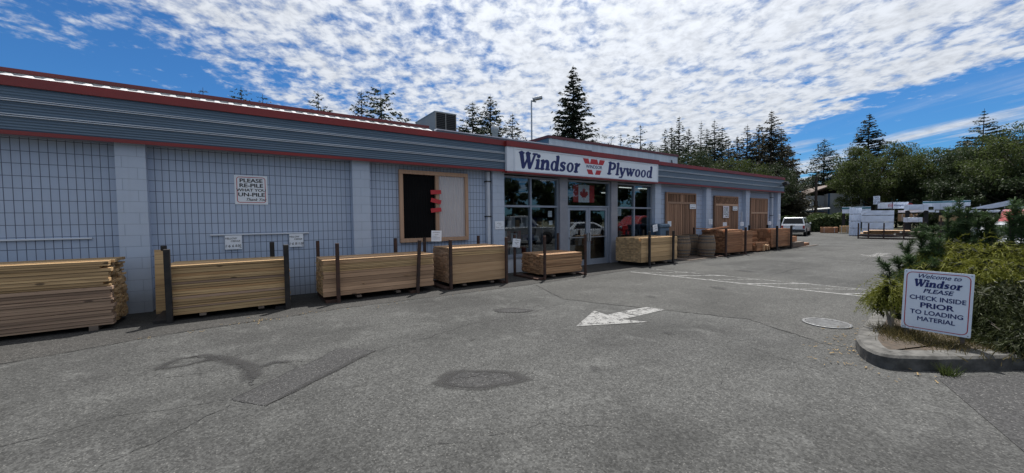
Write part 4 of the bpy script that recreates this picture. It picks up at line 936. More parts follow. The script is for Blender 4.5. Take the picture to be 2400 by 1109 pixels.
stack(19.7, 21.0, 8.28, 8.8, .05, [.13, .13, .13], RCED, dL, .14, .03, (.05, .04), .13, seed=20, noun='timber')
for i, (x, a, z) in enumerate(((20.25, 0, .19), (20.55, -28, .2), (20.75, -40, .19))):
    o = MB().box(-.035, .035, -.03, .03, -.14, .14).build('offcut', FIR, None, (x, 8.22, z), (0, R(a), 0)); setp(o, ['upright pale offcut leaning on the knee-high timber pile', 'slanting pale offcut in the middle of the knee-high timber pile', 'most slanted pale offcut on the knee-high timber pile'][i], 'offcut')
dH = 'the timber stack in the farthest rack'
stack(21.28, 23.6, 8.3, 9.3, .15, [.15]*6, RCED, dH, .16, .02, (.04, .04), .15, seed=22, noun='timber')
rack((21.64, 23.36, 21.5, 23.6), 8.2, 9.42, 1.22, 'black steel rack around the farthest timber stack along the wall', STEELK, .085)
for k, (x0, x1, y0, z0, z1, m, lab) in enumerate(((23.85, 25.0, 8.5, .30, .58, RCED, 'upper timber block past the farthest rack'), (23.9, 25.4, 8.3, .03, .28, GREYW, 'grey timber block under the upper block past the farthest rack'), (25.45, 26.5, 8.4, .03, .17, RCED, 'low cedar timber at the corner of the building'), (24.6, 27.1, 8.15, .0, .03, GREYW, 'thin dark board on the asphalt past the building corner'))):
    board(x0, x1, y0, y0+.5 if k != 3 else y0+.15, z0, z1, m, lab, 'loose timbers past the farthest rack', r, .002, 'timber')
me = bpy.data.meshes.new('lumber'); me.from_pydata(REST['v'], [], REST['f']); me.update()
for m in REST['mats']: me.materials.append(m)
me.polygons.foreach_set('material_index', REST['m'])
o = bpy.data.objects.new('lumber', me); C.objects.link(o); o['kind'] = 'stuff'; o['label'] = 'boards inside the stacks, seen by their ends only'
# leaning plank
o = MB().box(-.075, .075, -.02, .02, 0, 1.16).build('leaning_plank', YCED, None, (-1.32, 9.30, 0), (R(-6), 0, 0)); setp(o, 'clean wide plank standing upright against the wall beside the first pilaster', 'plank')
# barrels on a plywood mat
o = MB().box(13.9, 16.15, 8.22, 9.35, .006, .024).build('plywood_mat', GREYW); setp(o, 'thin grey plywood sheet under the barrels', 'plywood sheet')
def barrel_parts():
    prof = [(.0, .0), (.285, .0), (.29, .03), (.335, .22), (.36, .45), (.335, .68), (.29, .87), (.285, .90), (.27, .90), (.268, .875), (0, .875)]
    n = 44; mb = MB(); vs = []
    for r_, z in prof:
        for i in range(n):
            a = 2*math.pi*i/n; q_ = r_*(1-(.008 if i % 2 else 0)); vs.append((q_*math.cos(a), q_*math.sin(a), z))
    mb.add(vs, [(k*n+i, k*n+(i+1) % n, (k+1)*n+(i+1) % n, (k+1)*n+i) for k in range(len(prof)-1) for i in range(n)])
    hoops = []
    for z, r_, s_ in ((.05, .297, .02), (.17, .325, .02), (.30, .3475, .012), (.60, .3475, -.012), (.73, .325, -.02), (.85, .297, -.02)):
        hoops.append(MB().lathe([(r_-s_*.35, z-.022), (r_+.004, z-.022), (r_+.004+s_*.35, z+.022), (r_, z+.022)], 36))
    return mb, hoops
bl = [((14.83, 9.1), 'wine barrel closest to the pale stud stack'), ((16.05, 9.42), 'wine barrel at the back between the other two'), ((15.82, 8.6), 'wine barrel in front of the red cedar stack, fully visible')]
b0 = thing('wine_barrel', bl[0][1], 'barrel', (*bl[0][0], .025), .3, 'old oak barrels by the wall'); mb, hoops = barrel_parts(); mb.build('staves', BARRW, b0).name = 'barrel_body'
for h in hoops: h.build('hoop', GREYW if False else pm('dull_hoop', (.13, .12, .115), (.09, .075, .065), 6, .6, .4), b0)
for i in (1, 2):
    b = b0.copy(); C.objects.link(b); b.location = (*bl[i][0], .025); b.rotation_euler.z = i*1.3; b['label'] = bl[i][1]
    for ch in list(b0.children): c = ch.copy(); C.objects.link(c); c.parent = b

# ================================================================== on the roof
t = thing('rooftop_unit', 'large beige air handling unit with dark louvres on the roof', 'air unit', (6.1, 14, 3.9))
MB().box(0, .9, 0, 2.05, .1, 1.93).build('body', AC1, t); MB().box(-.015, .92, -.02, 2.07, 1.932, 1.96).build('lid', GALV, t)
mb = MB()
for i in range(24): mb.box(.06, .86, -.022, -.002, .2+i*.07, .245+i*.07)
mb.build('louvre', BLACKPL, t); MB().box(.05, .87, -.004, -.001, .15, 1.9).build('grille_back', BLACKP, t); MB().box(.43, .46, -.03, -.023, .15, 1.9).build('mullion', AC1, t)
for a, b in ((0, .045), (.875, .9)): MB().box(a, b, -.035, -.001, .1, 1.93).build('corner_post', AC1, t)
MB().box(-.1, -.002, .8, 1.05, .2, 1.2).build('control_box', GALV, t); MB().box(0.02, .88, .02, 2.03, 0, .098).build('kerb', DFLASH, t)
PX, PY = 23.15, 30
t = thing('lamp_pole', 'tall pale pole with a single floodlight head beyond the roof', 'lamp post', (PX, PY, 0))
MB().tube((0, 0, 0), (0, 0, 13.1), .11, .07, 10).build('pole', GALV, t); MB().box(-.05, .55, -.06, .06, 13.1, 13.2).build('arm', GALV, t)
MB().box(.0, .95, -.25, .25, -.1, .14).build('lamp_head', GALV, t, (.15, 0, 13.3), (0, R(-10), R(-40)), bevel=.03)

# ================================================================== vehicles
def wheel(parent, x, y, r_=.35):
    w = MB().lathe([(r_*.62, -.11), (r_*.93, -.11), (r_, -.08), (r_, .08), (r_*.93, .11), (r_*.62, .11)], 26).build('wheel', TYRE, parent, (x, y, r_), (R(90), 0, 0))
    s_ = 1 if y > 0 else -1
    mb = MB(); mb.lathe([(r_*.62, -.1), (r_*.6, .0), (r_*.2, .03), (.0, .03)], 20); mb.build('rim', RIM, w, None, (R(180) if y > 0 else 0, 0, 0))
def slab(mb, prof, y0, y1, t0=0, t1=None):
    """side profile (x,z) swept across y, sides pulled in by t(z)"""
    n = len(prof); zs = [z for _, z in prof]; za, zb = min(zs), max(zs); t1 = t0 if t1 is None else t1
    f = lambda z: t0+(t1-t0)*(z-za)/max(zb-za, 1e-6)
    vs = [(x, y0+f(z), z) for x, z in prof]+[(x, y1-f(z), z) for x, z in prof]
    mb.add(vs, [tuple(range(n)), tuple(range(2*n-1, n-1, -1))]+[(i, n+i, n+(i+1) % n, (i+1) % n) for i in range(n)]); return mb
def vehicle(name, label, cat, loc, rz, paint, Lg, Wd, belt, roof, body, cab, wins, rear_win, front_win, wx, wr=.35, plate_z=.5, group=None):
    t = thing(name, label, cat, (*loc, 0), rz, group); h = Wd/2
    b = slab(MB(), body, -h, h, .0, .05).build('body', paint, t, bevel=.035)
    c = slab(MB(), cab, -h+.05, h-.05, .0, .16).build('cab', paint, t, bevel=.03)
    zb, zt = min(z for _, z in cab), max(z for _, z in cab)
    inset = lambda z: .05+.16*(z-zb)/(zt-zb)
    for w in wins:
        for s_ in (-1, 1):
            mb = MB(); vs = [(x, s_*(h-inset(z)+.006), z) for x, z in w]+[(x, s_*(h-inset(z)-.01), z) for x, z in w]; n = len(w)
            mb.add(vs, [tuple(range(n)), tuple(range(2*n-1, n-1, -1))]+[(i, n+i, n+(i+1) % n, (i+1) % n) for i in range(n)]); mb.build('side_window', CARGLS, t)
    for nm, ((xa, za), (xb, z_b)), sg_ in (('rear_window', rear_win, -1), ('windscreen', front_win, 1)):
        ya, yb = h-inset(za)-.07, h-inset(z_b)-.07; o_ = .008*sg_
        MB().add([(xa+o_, -ya, za), (xa+o_, ya, za), (xb+o_, yb, z_b), (xb+o_, -yb, z_b), (xa-o_*2, -ya, za), (xa-o_*2, ya, za), (xb-o_*2, yb, z_b), (xb-o_*2, -yb, z_b)], [(0, 1, 2, 3), (7, 6, 5, 4), (0, 4, 5, 1), (1, 5, 6, 2), (2, 6, 7, 3), (3, 7, 4, 0)]).build(nm, CARGLS, t)
    for x in wx:
        for s_ in (-1, 1):
            MB().tube((x, s_*(h-.04), wr), (x, s_*(h+.006), wr), wr+.06, n=22).build('wheel_arch', BLACKPL, t); wheel(t, x, s_*(h-.09), wr)
    x0 = min(x for x, _ in body); x1 = max(x for x, _ in body)
    MB().box(x0-.1, x0+.12, -h+.03, h-.03, plate_z-.1, plate_z+.08).build('bumper', BLACKPL, t, bevel=.03); MB().box(x1-.12, x1+.08, -h+.03, h-.03, plate_z-.1, plate_z+.08).build('bumper', BLACKPL if paint is not CSILV else GALV, t, bevel=.03)
    for s_ in (-1, 1):
        MB().box(x0-.012, x0+.05, s_*(h-.12)-.07, s_*(h-.12)+.07, belt-.34, belt-.06).build('tail_lamp', LAMPR, t, bevel=.01)
        MB().box(x1-.06, x1+.012, s_*(h-.22)-.16, s_*(h-.22)+.16, belt-.26, belt-.1).build('head_lamp', LAMPW, t, bevel=.02)
        MB().box(-.09, .09, -.06, .06, -.07, .07).build('mirror', paint, t, (front_win[0][0]-.25, s_*(h+.06), belt+.08), None, .02)
    MB().box(x0-.02, x0+.0, -.13, .13, belt-.12, belt-.06).build('handle', BLACKPL, t)
    MB().box(x1-.02, x1+.014, -h+.45, h-.45, belt-.3, belt-.1).build('grille', BLACKPL, t); MB().box(x0-.012, x0+.0, -.17, .17, plate_z+.12, plate_z+.24).build('plate', PAPER, t)
    return t
px_, py_ = pol(1862, 41.2)
az = math.atan2(py_, px_)
vehicle('pickup_truck', 'small white pickup with a canopy over its bed, parked at the hedge', 'pickup', (px_+1.9, py_+.5), az+R(-6), CWHITE, 4.9, 1.74, .98, 1.6,
        [(-2.4, .42), (-2.42, .98), (.9, 1.0), (1.35, .98), (2.35, .9), (2.42, .75), (2.4, .38), (-2.3, .36)],
        [(-2.38, .97), (-2.12, 1.6), (-.1, 1.62), (.42, 1.58), (1.2, .99)], [[(-2.05, 1.08), (-1.9, 1.5), (-.75, 1.52), (-.75, 1.08)], [(-.5, 1.06), (-.5, 1.5), (.3, 1.5), (.85, 1.06)]],
        ((-2.34, 1.07), (-2.16, 1.52)), ((1.1, 1.06), (.5, 1.52)), (-1.5, 1.55), .34, .5)
vehicle('pickup_truck', 'silver crew cab pickup parked along the planter, mirrored in the shop window', 'pickup', (14.7, -1.35), R(8), CSILV, 5.7, 1.95, 1.15, 1.88,
        [(-2.8, .5), (-2.82, 1.12), (-.9, 1.14), (1.15, 1.16), (2.7, 1.1), (2.85, .95), (2.85, .45), (-2.7, .42)],
        [(-.95, 1.13), (-.8, 1.86), (.45, 1.9), (.75, 1.84), (1.45, 1.15)], [[(-.7, 1.22), (-.62, 1.76), (.0, 1.78), (.0, 1.22)], [(.12, 1.22), (.12, 1.78), (.62, 1.76), (1.08, 1.22)]],
        ((-.93, 1.24), (-.81, 1.76)), ((1.36, 1.22), (.82, 1.76)), (-1.75, 1.85), .4, .6)
vehicle('hatchback_car', 'white low car parked behind the golden shrub', 'car', (18.9, .95), R(10), CWHITE, 4.1, 1.75, .95, 1.42,
        [(-1.95, .4), (-2.0, .9), (-1.7, .98), (.9, .97), (1.9, .82), (2.02, .65), (2.0, .34), (-1.9, .3)],
        [(-1.85, .96), (-1.25, 1.4), (-.2, 1.45), (.35, 1.4), (1.2, .96)], [[(-1.45, 1.02), (-1.12, 1.34), (-.35, 1.36), (-.35, 1.02)], [(-.25, 1.02), (-.25, 1.36), (.25, 1.34), (.85, 1.02)]],
        ((-1.78, 1.02), (-1.3, 1.37)), ((1.08, 1.02), (.42, 1.37)), (-1.3, 1.3), .32, .45)
vehicle('pickup_truck', 'red pickup parked beyond the white car, hood catching the sun', 'pickup', (25.0, .75), R(184), CRED, 5.6, 1.95, 1.2, 1.84,
        [(-2.8, .5), (-2.82, 1.15), (-.9, 1.17), (1.15, 1.2), (2.7, 1.18), (2.85, 1.0), (2.85, .45), (-2.7, .42)],
        [(-.95, 1.16), (-.8, 1.82), (.45, 1.86), (.75, 1.8), (1.45, 1.19)], [[(-.7, 1.25), (-.62, 1.72), (.0, 1.74), (.0, 1.25)], [(.12, 1.25), (.12, 1.74), (.62, 1.72), (1.08, 1.25)]],
        ((-.93, 1.27), (-.81, 1.72)), ((1.36, 1.25), (.82, 1.72)), (-1.75, 1.85), .4, .6)

# ================================================================== far yard
def bundle(px0, px1, y0, y1, r_, label, depth=1.0, mat=WRAP, group='wrapped lumber bundles in the yard', rzo=0, strap=None, text_=None, name='lumber_bundle', skew=0):
    """a wrapped pack whose camera-facing side spans the photo columns px0..px1 and rows y0 (top)..y1, r_ metres off"""
    a = pol(px0, r_, (y0+y1)/2); u = (px0-1200)/900; 
    A = Vector((a[0], a[1])); Bq = pol(px1, r_, (y0+y1)/2); Bv = Vector((Bq[0], Bq[1])); m = (A+Bv)/2
    zt = pol((px0+px1)/2, r_, y0)[2]; zb = pol((px0+px1)/2, r_, y1)[2]; L_ = (Bv-A).length; dr = Bv-A; ang = math.atan2(dr.y, dr.x)+rzo
    t = thing(name, label, 'lumber bundle', (m.x, m.y, zb), ang, group); h = zt-zb
    mb = MB(); n = 10; r = random.Random(int(px0*7+y0)); vs = []
    # slightly slack wrap
    for i in range(n+1):
        x = -L_/2+L_*i/n
        for (y, z) in ((0, 0), (0, h*.5), (0, h), (depth*.5, h), (depth, h), (depth, 0)):
            vs.append((x, y+r.uniform(-.02, .02), max(.004, z+r.uniform(-.012, .012)+skew*(i/n-.5))))
    k = 6; fs = [(i*k+j, (i+1)*k+j, (i+1)*k+(j+1) % k, i*k+(j+1) % k) for i in range(n) for j in range(k)]+[tuple(range(k)), tuple(n*k+j for j in range(k-1, -1, -1))]
    mb.add(vs, fs); mb.build('wrap', mat, t, bevel=0)
    if strap == 'teal': MB().box(-L_/2-.01, L_/2+.01, -.032, -.026, h*.68, h*.93).build('teal_band', WRAPT, t)
    for x in ((-L_*.28, L_*.3) if r_ < 41 or r_ > 44.5 else ()): MB().box(x-.01, x+.01, -.03, -.024, .0, h+.0).build('strap', PALEP, t)
    if text_:
        text('Hampton', h*.42, (-L_*.5+text_, -.03, h*.5), NAVY, t, bold=.01, sx=.9, align='LEFT')
        mb = MB(); n = 28; c_ = (-L_*.5+text_-.38*h, h*.5)
        mb.add([(c_[0]+rr*math.cos(2*math.pi*i/n), -.03, c_[1]+rr*math.sin(2*math.pi*i/n)) for rr in (h*.3, h*.24) for i in range(n)], [(i, (i+1) % n, n+(i+1) % n, n+i) for i in range(n)])
        mb.build('emblem', LRED, t); text('H', h*.36, (c_[0], -.03, c_[1]), LRED, t, bold=.03)
    return t
def onground(px, y):
    u = (px-1200)/900; v = -(y-554.5)/900; dv = fwd+rgt*u+up*v; t_ = -EYE/dv.z; return math.hypot(dv.x*t_, dv.y*t_)
RB = 42.5
yb = [553, 537.5, 521.5, 505.5, 493.5]
for i in range(4):
    bundle(2021 if i < 2 else 2018, 2095, yb[i+1], yb[i]-1.1, RB, ['bottom wrapped bundle of the front white pile in the yard', 'second lowest bundle of the front white pile in the yard', 'third bundle up in the front white pile in the yard', 'top wrapped bundle of the front white pile in the yard'][i], 1.1)
yb = [553, 535.5, 519, 502.5, 487]
for i in range(4):
    bundle(1990, 2017 if i < 2 else 2019, yb[i+1], yb[i]-1.1, RB+1.2, ['bottom bundle of the taller pile at the side of the white pile', 'second lowest bundle of the taller white pile', 'third bundle up in the taller white pile', 'top bundle of the taller white pile'][i], 1.2)
RY = 52.
bundle(1973, 2040, 485, 500, RY, 'teal-banded white bundle held high behind the taller pile', .9, strap='teal')
bundle(2056, 2089.5, 475, 489, RY-1, 'white bundle with red round emblem, first one beside the load sign', .8, text_=1.1)
bundle(2091.5, 2128, 474, 489, RY-1, 'white bundle with red round emblem, second from the load sign', .8, text_=1.35)
bundle(2118, 2175, 479.5, 492, RY-6, 'plain white bundle lying on the near cantilever arms before the emblem bundles', .9)
bundle(2161, 2273, 471, 484, RY, 'long teal-banded bundle on the highest arms', .9, strap='teal')
bundle(2187, 2261, 476, 491, RY-5, 'plain white bundle in front of the long teal-banded one', .9)
bundle(2275, 2374, 478, 489, RY-7, 'long slanting white bundle at the far arms', .8, rzo=0, skew=.55)
bundle(2372, 2405, 484, 492, RY-4, 'white bundle reaching the edge of the view on the far arms', .8)
bundle(2104, 2190, 492.5, 498, RY-2, 'low white bundle beneath the plain bundle on the near arms', .9)
bundle(2192, 2262, 493, 498, RY-2, 'low white bundle beneath the bundle before the teal-banded one', .9)
bundle(2262, 2345, 493, 498.5, RY-3, 'low white bundle beneath the slanting bundle', .9)
bundle(2117, 2162, 510, 521, RY-12, 'small grey-white bundle on low trestles behind the pines', .8)
BRW = pm('brown_lumber', (.33, .20, .10), (.24, .14, .07), 5, .7, 0, (.4, 4, 8))
bundle(2104, 2150, 502, 519, RY-3, 'brown lumber pack behind the X-braced rack', .9, BRW, 'bare lumber packs in the yard')
bundle(2200, 2268, 506, 519, RY-10, 'tan plywood pack behind the pines', 1.2, PLYW, 'bare lumber packs in the yard')
bundle(1923, 1965, 533, 546, 50, 'low reddish timber pile at the edge of the yard', 1, RCED, 'bare lumber packs in the yard')
bundle(1968, 1990, 530, 545.5, 49, 'tan cut-off pack beside the taller white pile', 1, PLYW, 'bare lumber packs in the yard')
bundle(1905, 1963, 522, 535, 56, 'long grey-brown timber pack before the hedge', 1.4, GREYW, 'bare lumber packs in the yard')
bundle(1966, 1990, 521, 525, 55, 'thin grey board pack behind the taller white pile', 1.4, GREYW, 'bare lumber packs in the yard')
def cantilever(pxs, r_, ytop, ybrs, label):
    t = thing('cantilever_rack', label, 'storage rack', (*pol((pxs[0]+pxs[-1])/2, r_), 0)); ox, oy = t.location.x, t.location.y; P = []
    for px in pxs:
        x, y, z = pol(px, r_, ytop); P.append((x-ox, y-oy)); MB().box(-.11, .11, -.13, .13, 0, z).build('upright', STEELK, t, (x-ox, y-oy, 0), (0, 0, math.atan2(y, x)))
        for yb_ in ybrs:
            zz = pol(px, r_, yb_)[2]; a = math.atan2(y, x); MB().box(-1.3, 1.3, -.06, .06, zz-.16, zz-.03).build('arm', STEELK, t, (x-ox, y-oy, 0), (0, 0, a))
    for (xa, ya), (xb, y_b) in zip(P, P[1:]):
        z0 = pol(pxs[0], r_, 520)[2]; z1 = pol(pxs[0], r_, 494)[2]
        MB().tube((xa, ya, z0), (xb, y_b, z1), .03, n=6).build('brace', STEELK, t); MB().tube((xa, ya, z1-.01), (xb, y_b, z0), .03, n=6).build('brace', STEELK, t)
cantilever((2062, 2090, 2131), RY, 472, (490, 501), 'dark cantilever rack holding the emblem bundles')
cantilever((2170, 2215, 2258), RY+.5, 470, (485, 499), 'dark cantilever rack holding the long teal-banded bundle')
cantilever((2126, 2170), RY-6.5, 494, (493, 520), 'dark X-braced rack under the plain near bundle')
cantilever((2206, 2248, 2305, 2350), RY-6, 492, (492.5,), 'dark rack under the slanting bundle')
cantilever((1977, 2036), RY+.6, 484, (500.6,), 'dark rack holding the teal-banded bundle behind the taller pile')
x, y, z = pol(2053, RY-1.6, 479)
t = thing('load_sign', 'white load limit sign standing above the emblem bundles', 'sign', (x, y, z), math.atan2(y, x)-R(90))
w, h = .46, .78
MB().box(-w/2, w/2, 0, .03, 0, h).build('panel', SIGNW, t); MB().box(-.05, .05, .032, .1, -z, h*.8).build('post', STEELK, t)
for i, s_ in enumerate(('MAX', 'LOAD', '550 kg', 'PER ARM')): text(s_, .185, (0, -.004, h-.12-.18*i), NAVY, t, bold=.02, sx=.82 if i < 3 else .6)
# open rack with rough slabs at the yard's near side
dR = onground(2075, 561); 
t = thing('slab_rack', 'low dark open rack of rough timber slabs in front of the white pile', 'storage rack', (*pol(2105, dR), 0), pol(2105, dR) and math.atan2(*pol(2105, dR)[::-1])-R(90))
k = dR/900*1.05
for x in (-2.05, -1.5, -.7, .3, 1.2, 2.0): MB().box(x-.04, x+.04, -.04, .04, 0, 1.15 if x < .5 else 1.5).build('post', STEELR, t)
MB().box(-2.05, 2.0, .045, .13, .2, .3).build('beam', STEELR, t); MB().box(-2.05, 2.0, .045, .1, .02, .1).build('beam', STEELR, t)
a = math.atan2(*pol(2105, dR)[::-1])-R(90)
for i, (x0, x1, z0, h) in enumerate(((-1.95, -.2, .31, .12), (-.1, 1.9, .31, .13), (-1.8, .1, .45, .1), (.2, 1.8, .46, .1), (-1.5, .6, .57, .07))):
    m = pol(2105, dR+.55); r = random.Random(i); mb = MB(); n = 7; vs = []
    for q_ in range(n+1):
        x = x0+(x1-x0)*q_/n; dd = r.uniform(-.06, .06); vs += [(x, -.45+dd, 0), (x, -.5+dd, h*.6), (x, -.42+dd, h), (x, .4, h), (x, .4, 0)]
    mb.add(vs, [(q_*5+j, (q_+1)*5+j, (q_+1)*5+(j+1) % 5, q_*5+(j+1) % 5) for q_ in range(n) for j in range(5)]+[(0, 1, 2, 3, 4), tuple(5*n+j for j in (4, 3, 2, 1, 0))])
    o = mb.build('timber_slab', GREYW if i % 2 else BRW, None, (m[0], m[1], z0), (0, 0, a)); setp(o, ['dark rough slab at the bottom of the low slab rack, open end', 'brown rough slab at the bottom of the low slab rack, behind the pines', 'brown rough slab in the middle of the low slab rack, open end', 'grey rough slab in the middle of the low slab rack', 'topmost rough slab on the low slab rack'][i], 'slab', 'slabs in the low rack')

# house, utility pole and hedge
hx, hy = pol(1912, 70); a = math.atan2(hy, hx)-R(90)
t = thing('house', 'pale two-storey house with blue trim half hidden by the big leafy tree', 'house', (*pol(1950, 72), 0), a+R(18))
MB().box(-3.6, 4.2, 0, 7, 0, 4.7).build('wall', HOUSEW, t); MB().box(-1, 3, -1.6, -.002, 1.9, 4.9).build('wall', HOUSEW, t)
mb = MB(); mb.add([(-4.4, -.8, 4.55), (-.3, -2.0, 6.3), (-.3, 7.6, 6.3), (-4.4, 7.6, 4.55), (4.8, -.8, 4.4), (4.8, 7.6, 4.4), (-4.4, -.8, 4.4), (-.3, -2.0, 6.15), (4.8, -.8, 4.25)], [(0, 1, 2, 3), (1, 4, 5, 2), (0, 6, 7, 1), (1, 7, 8, 4)]); mb.build('roof', ROOFB, t)
for x in (-1, 1.0, 2.95): MB().box(x-.1, x+.1, -1.68, -1.605, 1.9, 4.9).build('corner_trim', BLUET, t)
MB().box(-3.6, 4.2, -.08, -.01, 2.25, 2.45).build('floor_band', BLUET, t)
for x in (-3.0, -2.0):
    w = MB().box(x-.32, x+.32, -.05, .03, 2.9, 4.0).build('window', PAPER, t); MB().box(x-.27, x+.27, -.07, -.051, 2.95, 3.95).build('pane', WINK, w)
w = MB().box(1.5, 2.6, -1.66, -1.602, 3.2, 4.3).build('window', PAPER, t); MB().box(1.56, 2.54, -1.68, -1.661, 3.25, 4.25).build('pane', WINK, w)
t = thing('utility_pole', 'bare wooden utility pole in front of the pale house', 'utility pole', (*pol(1911, 60), 0)); zt = pol(1911, 60, 415)[2]
MB().tube((0, 0, 0), (0, 0, zt), .17, .13, 10).build('pole', BARK, t); MB().tube((0, 0, zt*.75), (9, 14, zt*.7), .02, n=5).build('cable', BLACKP, t); MB().tube((0, 0, zt*.82), (-10, 16, zt*.8), .02, n=5).build('cable', BLACKP, t)
o = thing('shed', 'low shed with pale roof sheets behind the hedge', 'shed', (*pol(1885, 66), 0), math.atan2(*pol(1885, 66)[::-1])-R(90))
MB().box(-2.4, 2.4, 0, 3, 0, 2.3).build('wall', GREYW, o); MB().add([(-2.7, -.3, 2.3), (2.7, -.3, 2.75), (2.7, 3.2, 2.95), (-2.7, 3.2, 2.5), (-2.7, -.3, 2.22), (2.7, -.3, 2.67), (2.7, 3.2, 2.87), (-2.7, 3.2, 2.42)], [(0, 1, 2, 3), (7, 6, 5, 4), (0, 4, 5, 1), (1, 5, 6, 2), (2, 6, 7, 3), (3, 7, 4, 0)]).build('roof', WSHEET, o)

# ================================================================== planter island and its sign
KO = [(6.5, 1.52), (6.02, 1.40), (5.76, 1.28), (5.62, 1.14), (5.64, 1.02), (5.76, .90), (5.96, .73), (6.35, .47), (6.85, .16), (7.7, -.35), (9.2, -1.05), (11.5, -1.6), (12.6, -1.3), (13.2, -.2), (13.1, .9), (12.4, 1.7), (11.4, 2.0), (10, 1.95), (8.2, 1.72)]
def smooth(P, n=6):
    Q = []; P = [Vector(p_) for p_ in P]; m = len(P)
    for i in range(m):
        p0, p1, p2, p3 = P[i-1], P[i], P[(i+1) % m], P[(i+2) % m]
        for k in range(n): t_ = k/n; Q.append(.5*((2*p1)+(p2-p0)*t_+(2*p0-5*p1+4*p2-p3)*t_*t_+(3*p1-p0-3*p2+p3)*t_**3))
    return Q
Q = smooth(KO); n = len(Q)
def offs(Q, d_):
    out = []
    for i in range(len(Q)):
        t_ = (Q[(i+1) % len(Q)]-Q[i-1]); nn = Vector((-t_.y, t_.x)).normalized(); out.append(Q[i]+nn*d_)
    return out
sgn = 1 if sum(Q[i-1].x*Q[i].y-Q[i].x*Q[i-1].y for i in range(n)) > 0 else -1
In = offs(Q, sgn*.20); Ch = offs(Q, sgn*.025)
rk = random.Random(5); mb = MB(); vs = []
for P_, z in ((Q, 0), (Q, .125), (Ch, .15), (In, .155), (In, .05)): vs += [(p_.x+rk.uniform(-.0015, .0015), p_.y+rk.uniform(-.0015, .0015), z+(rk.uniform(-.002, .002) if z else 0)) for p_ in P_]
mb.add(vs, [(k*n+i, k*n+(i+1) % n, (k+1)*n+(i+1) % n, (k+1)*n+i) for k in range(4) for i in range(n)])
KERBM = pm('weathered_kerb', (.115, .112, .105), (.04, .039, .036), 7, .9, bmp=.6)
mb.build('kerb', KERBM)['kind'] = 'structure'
sheet('planting_bed', [(p_.x, p_.y) for p_ in offs(Q, sgn*.15)], .151, SOIL)
sheet('dark_verge', [(6.3, .35), (5.72, .72), (4.2, .05), (2.0, -1.5), (6, -3), (9, -1.4)], .0048, PATCH)
# welcome sign: a white board on two short legs
TL, TR, BR_, BL = Vector((6.67, 1.135, .985)), Vector((6.69, .572, .975)), Vector((6.67, .60, .255)), Vector((6.65, 1.145, .262))
wx = (TR-TL).normalized(); wz = (TL-BL); wz = (wz-wx*wz.dot(wx)).normalized(); wn = wx.cross(wz)
ws = thing('welcome_sign', 'white welcome board with thin red border on short legs in the planter', 'sign', BL); Rm = Matrix((wx, wz, wn)).transposed().to_4x4(); ws.matrix_world = Matrix.Translation(BL) @ Rm
Ww, Hw = (TR-TL).length*.99, (TL-BL).length
mb = MB(); mb.prism(rrect(0, Ww, 0, Hw, .012), -.012, 0); mb.build('panel', SIGNW, ws)
border(.022, Ww-.022, .022, Hw-.022, .055, .008, Matrix.Identity(4), ws, LRED)
for z, s_, b, sh, sx, body in ((.655, .072, .014, .35, .95, 'Welcome to'), (.480, .070, .026, .25, 1.08, 'PLEASE'), (.392, .074, .024, 0, .93, 'CHECK INSIDE'), (.305, .088, .034, 0, 1.1, 'PRIOR'), (.218, .074, .024, 0, .93, 'TO LOADING'), (.14, .072, .024, 0, .93, 'MATERIAL')):
    text(body, s_, (Ww*.51, z, .0002), NAVY, ws, (0, 0, 0), bold=b, shear=sh, sx=sx)
lettering('Windsor', .086, NAVY, ws, Matrix.Translation((.085, .53, .0002)), .385, .18)
for x in (.05, Ww-.06): MB().box(x-.02, x+.02, -.16, .35, -.05, -.013).build('leg', GREYW, ws)
for x in (.02, Ww-.02):
    for y in (.02, Hw-.02): MB().tube((x, y, 0), (x, y, .003), .006).build('screw', GALV, ws)

# ================================================================== vegetation
def quads(cen, ax, side, ln, wd):
    """flat leaf quads: centre, long axis, side axis, lengths, widths"""
    a = ax*(ln/2)[:, None]; b = side*(wd/2)[:, None]
    V = np.stack([cen-a-b*.35, cen-a*.1-b, cen+a, cen-a*.1+b], 1).reshape(-1, 3)
    return V
def F4(n): return np.arange(n*4).reshape(-1, 4)
def unit(v): return v/np.maximum(np.linalg.norm(v, axis=1, keepdims=True), 1e-9)
def conifer_np(seed, h, r, whorls=44, nb=6, droop=.25, up_=.35, bare=.08, dens=1., irreg=.35, shape=.8, leaf=.42, gap=0.):
    leaf *= .8; dens *= 1.3
    g = np.random.default_rng(seed); out = []
    for k in range(whorls):
        t = (k+.5)/whorls; z = h*(bare+(1-bare)*t)
        if g.random() < gap*(1-t): continue
        base = r*((1-t)**shape)
        for b in range(max(3, int(nb*(1-.35*t)))):
            Ln = base*(1-irreg+irreg*2*g.random()*.75)+.12; az = g.uniform(0, 6.283); dz_ = droop*(1-t*.8)
            m = max(3, int(Ln/.26*dens)); s = np.sort(g.random(m))**.75
            px_ = Ln*s; pz = z-dz_*Ln*s+up_*dz_*Ln*s**2.2+ (t*.25)*Ln*s
            for rep in range(3):
                jit = g.normal(0, .05+.05*Ln, (m, 3))*(np.array([1, 1, .45]))
                P = np.stack([px_*math.cos(az), px_*math.sin(az), pz], 1)+jit*(.4+.6*s[:, None])
                sg = g.choice([-1, 1], m)*g.uniform(.2, 1.1, m); a2 = az+sg
                ax = unit(np.stack([np.cos(a2), np.sin(a2), g.uniform(-.75, .15, m)], 1))
                sd = unit(np.cross(ax, unit(g.normal(0, 1, (m, 3))+np.array([0, 0, 1.2]))))
                ln = leaf*g.uniform(.6, 1.3, m)*(.55+.5*min(1, Ln/2)); out.append(quads(P, ax, sd, ln, ln*g.uniform(.28, .5, m)))
    V = np.concatenate(out); return V
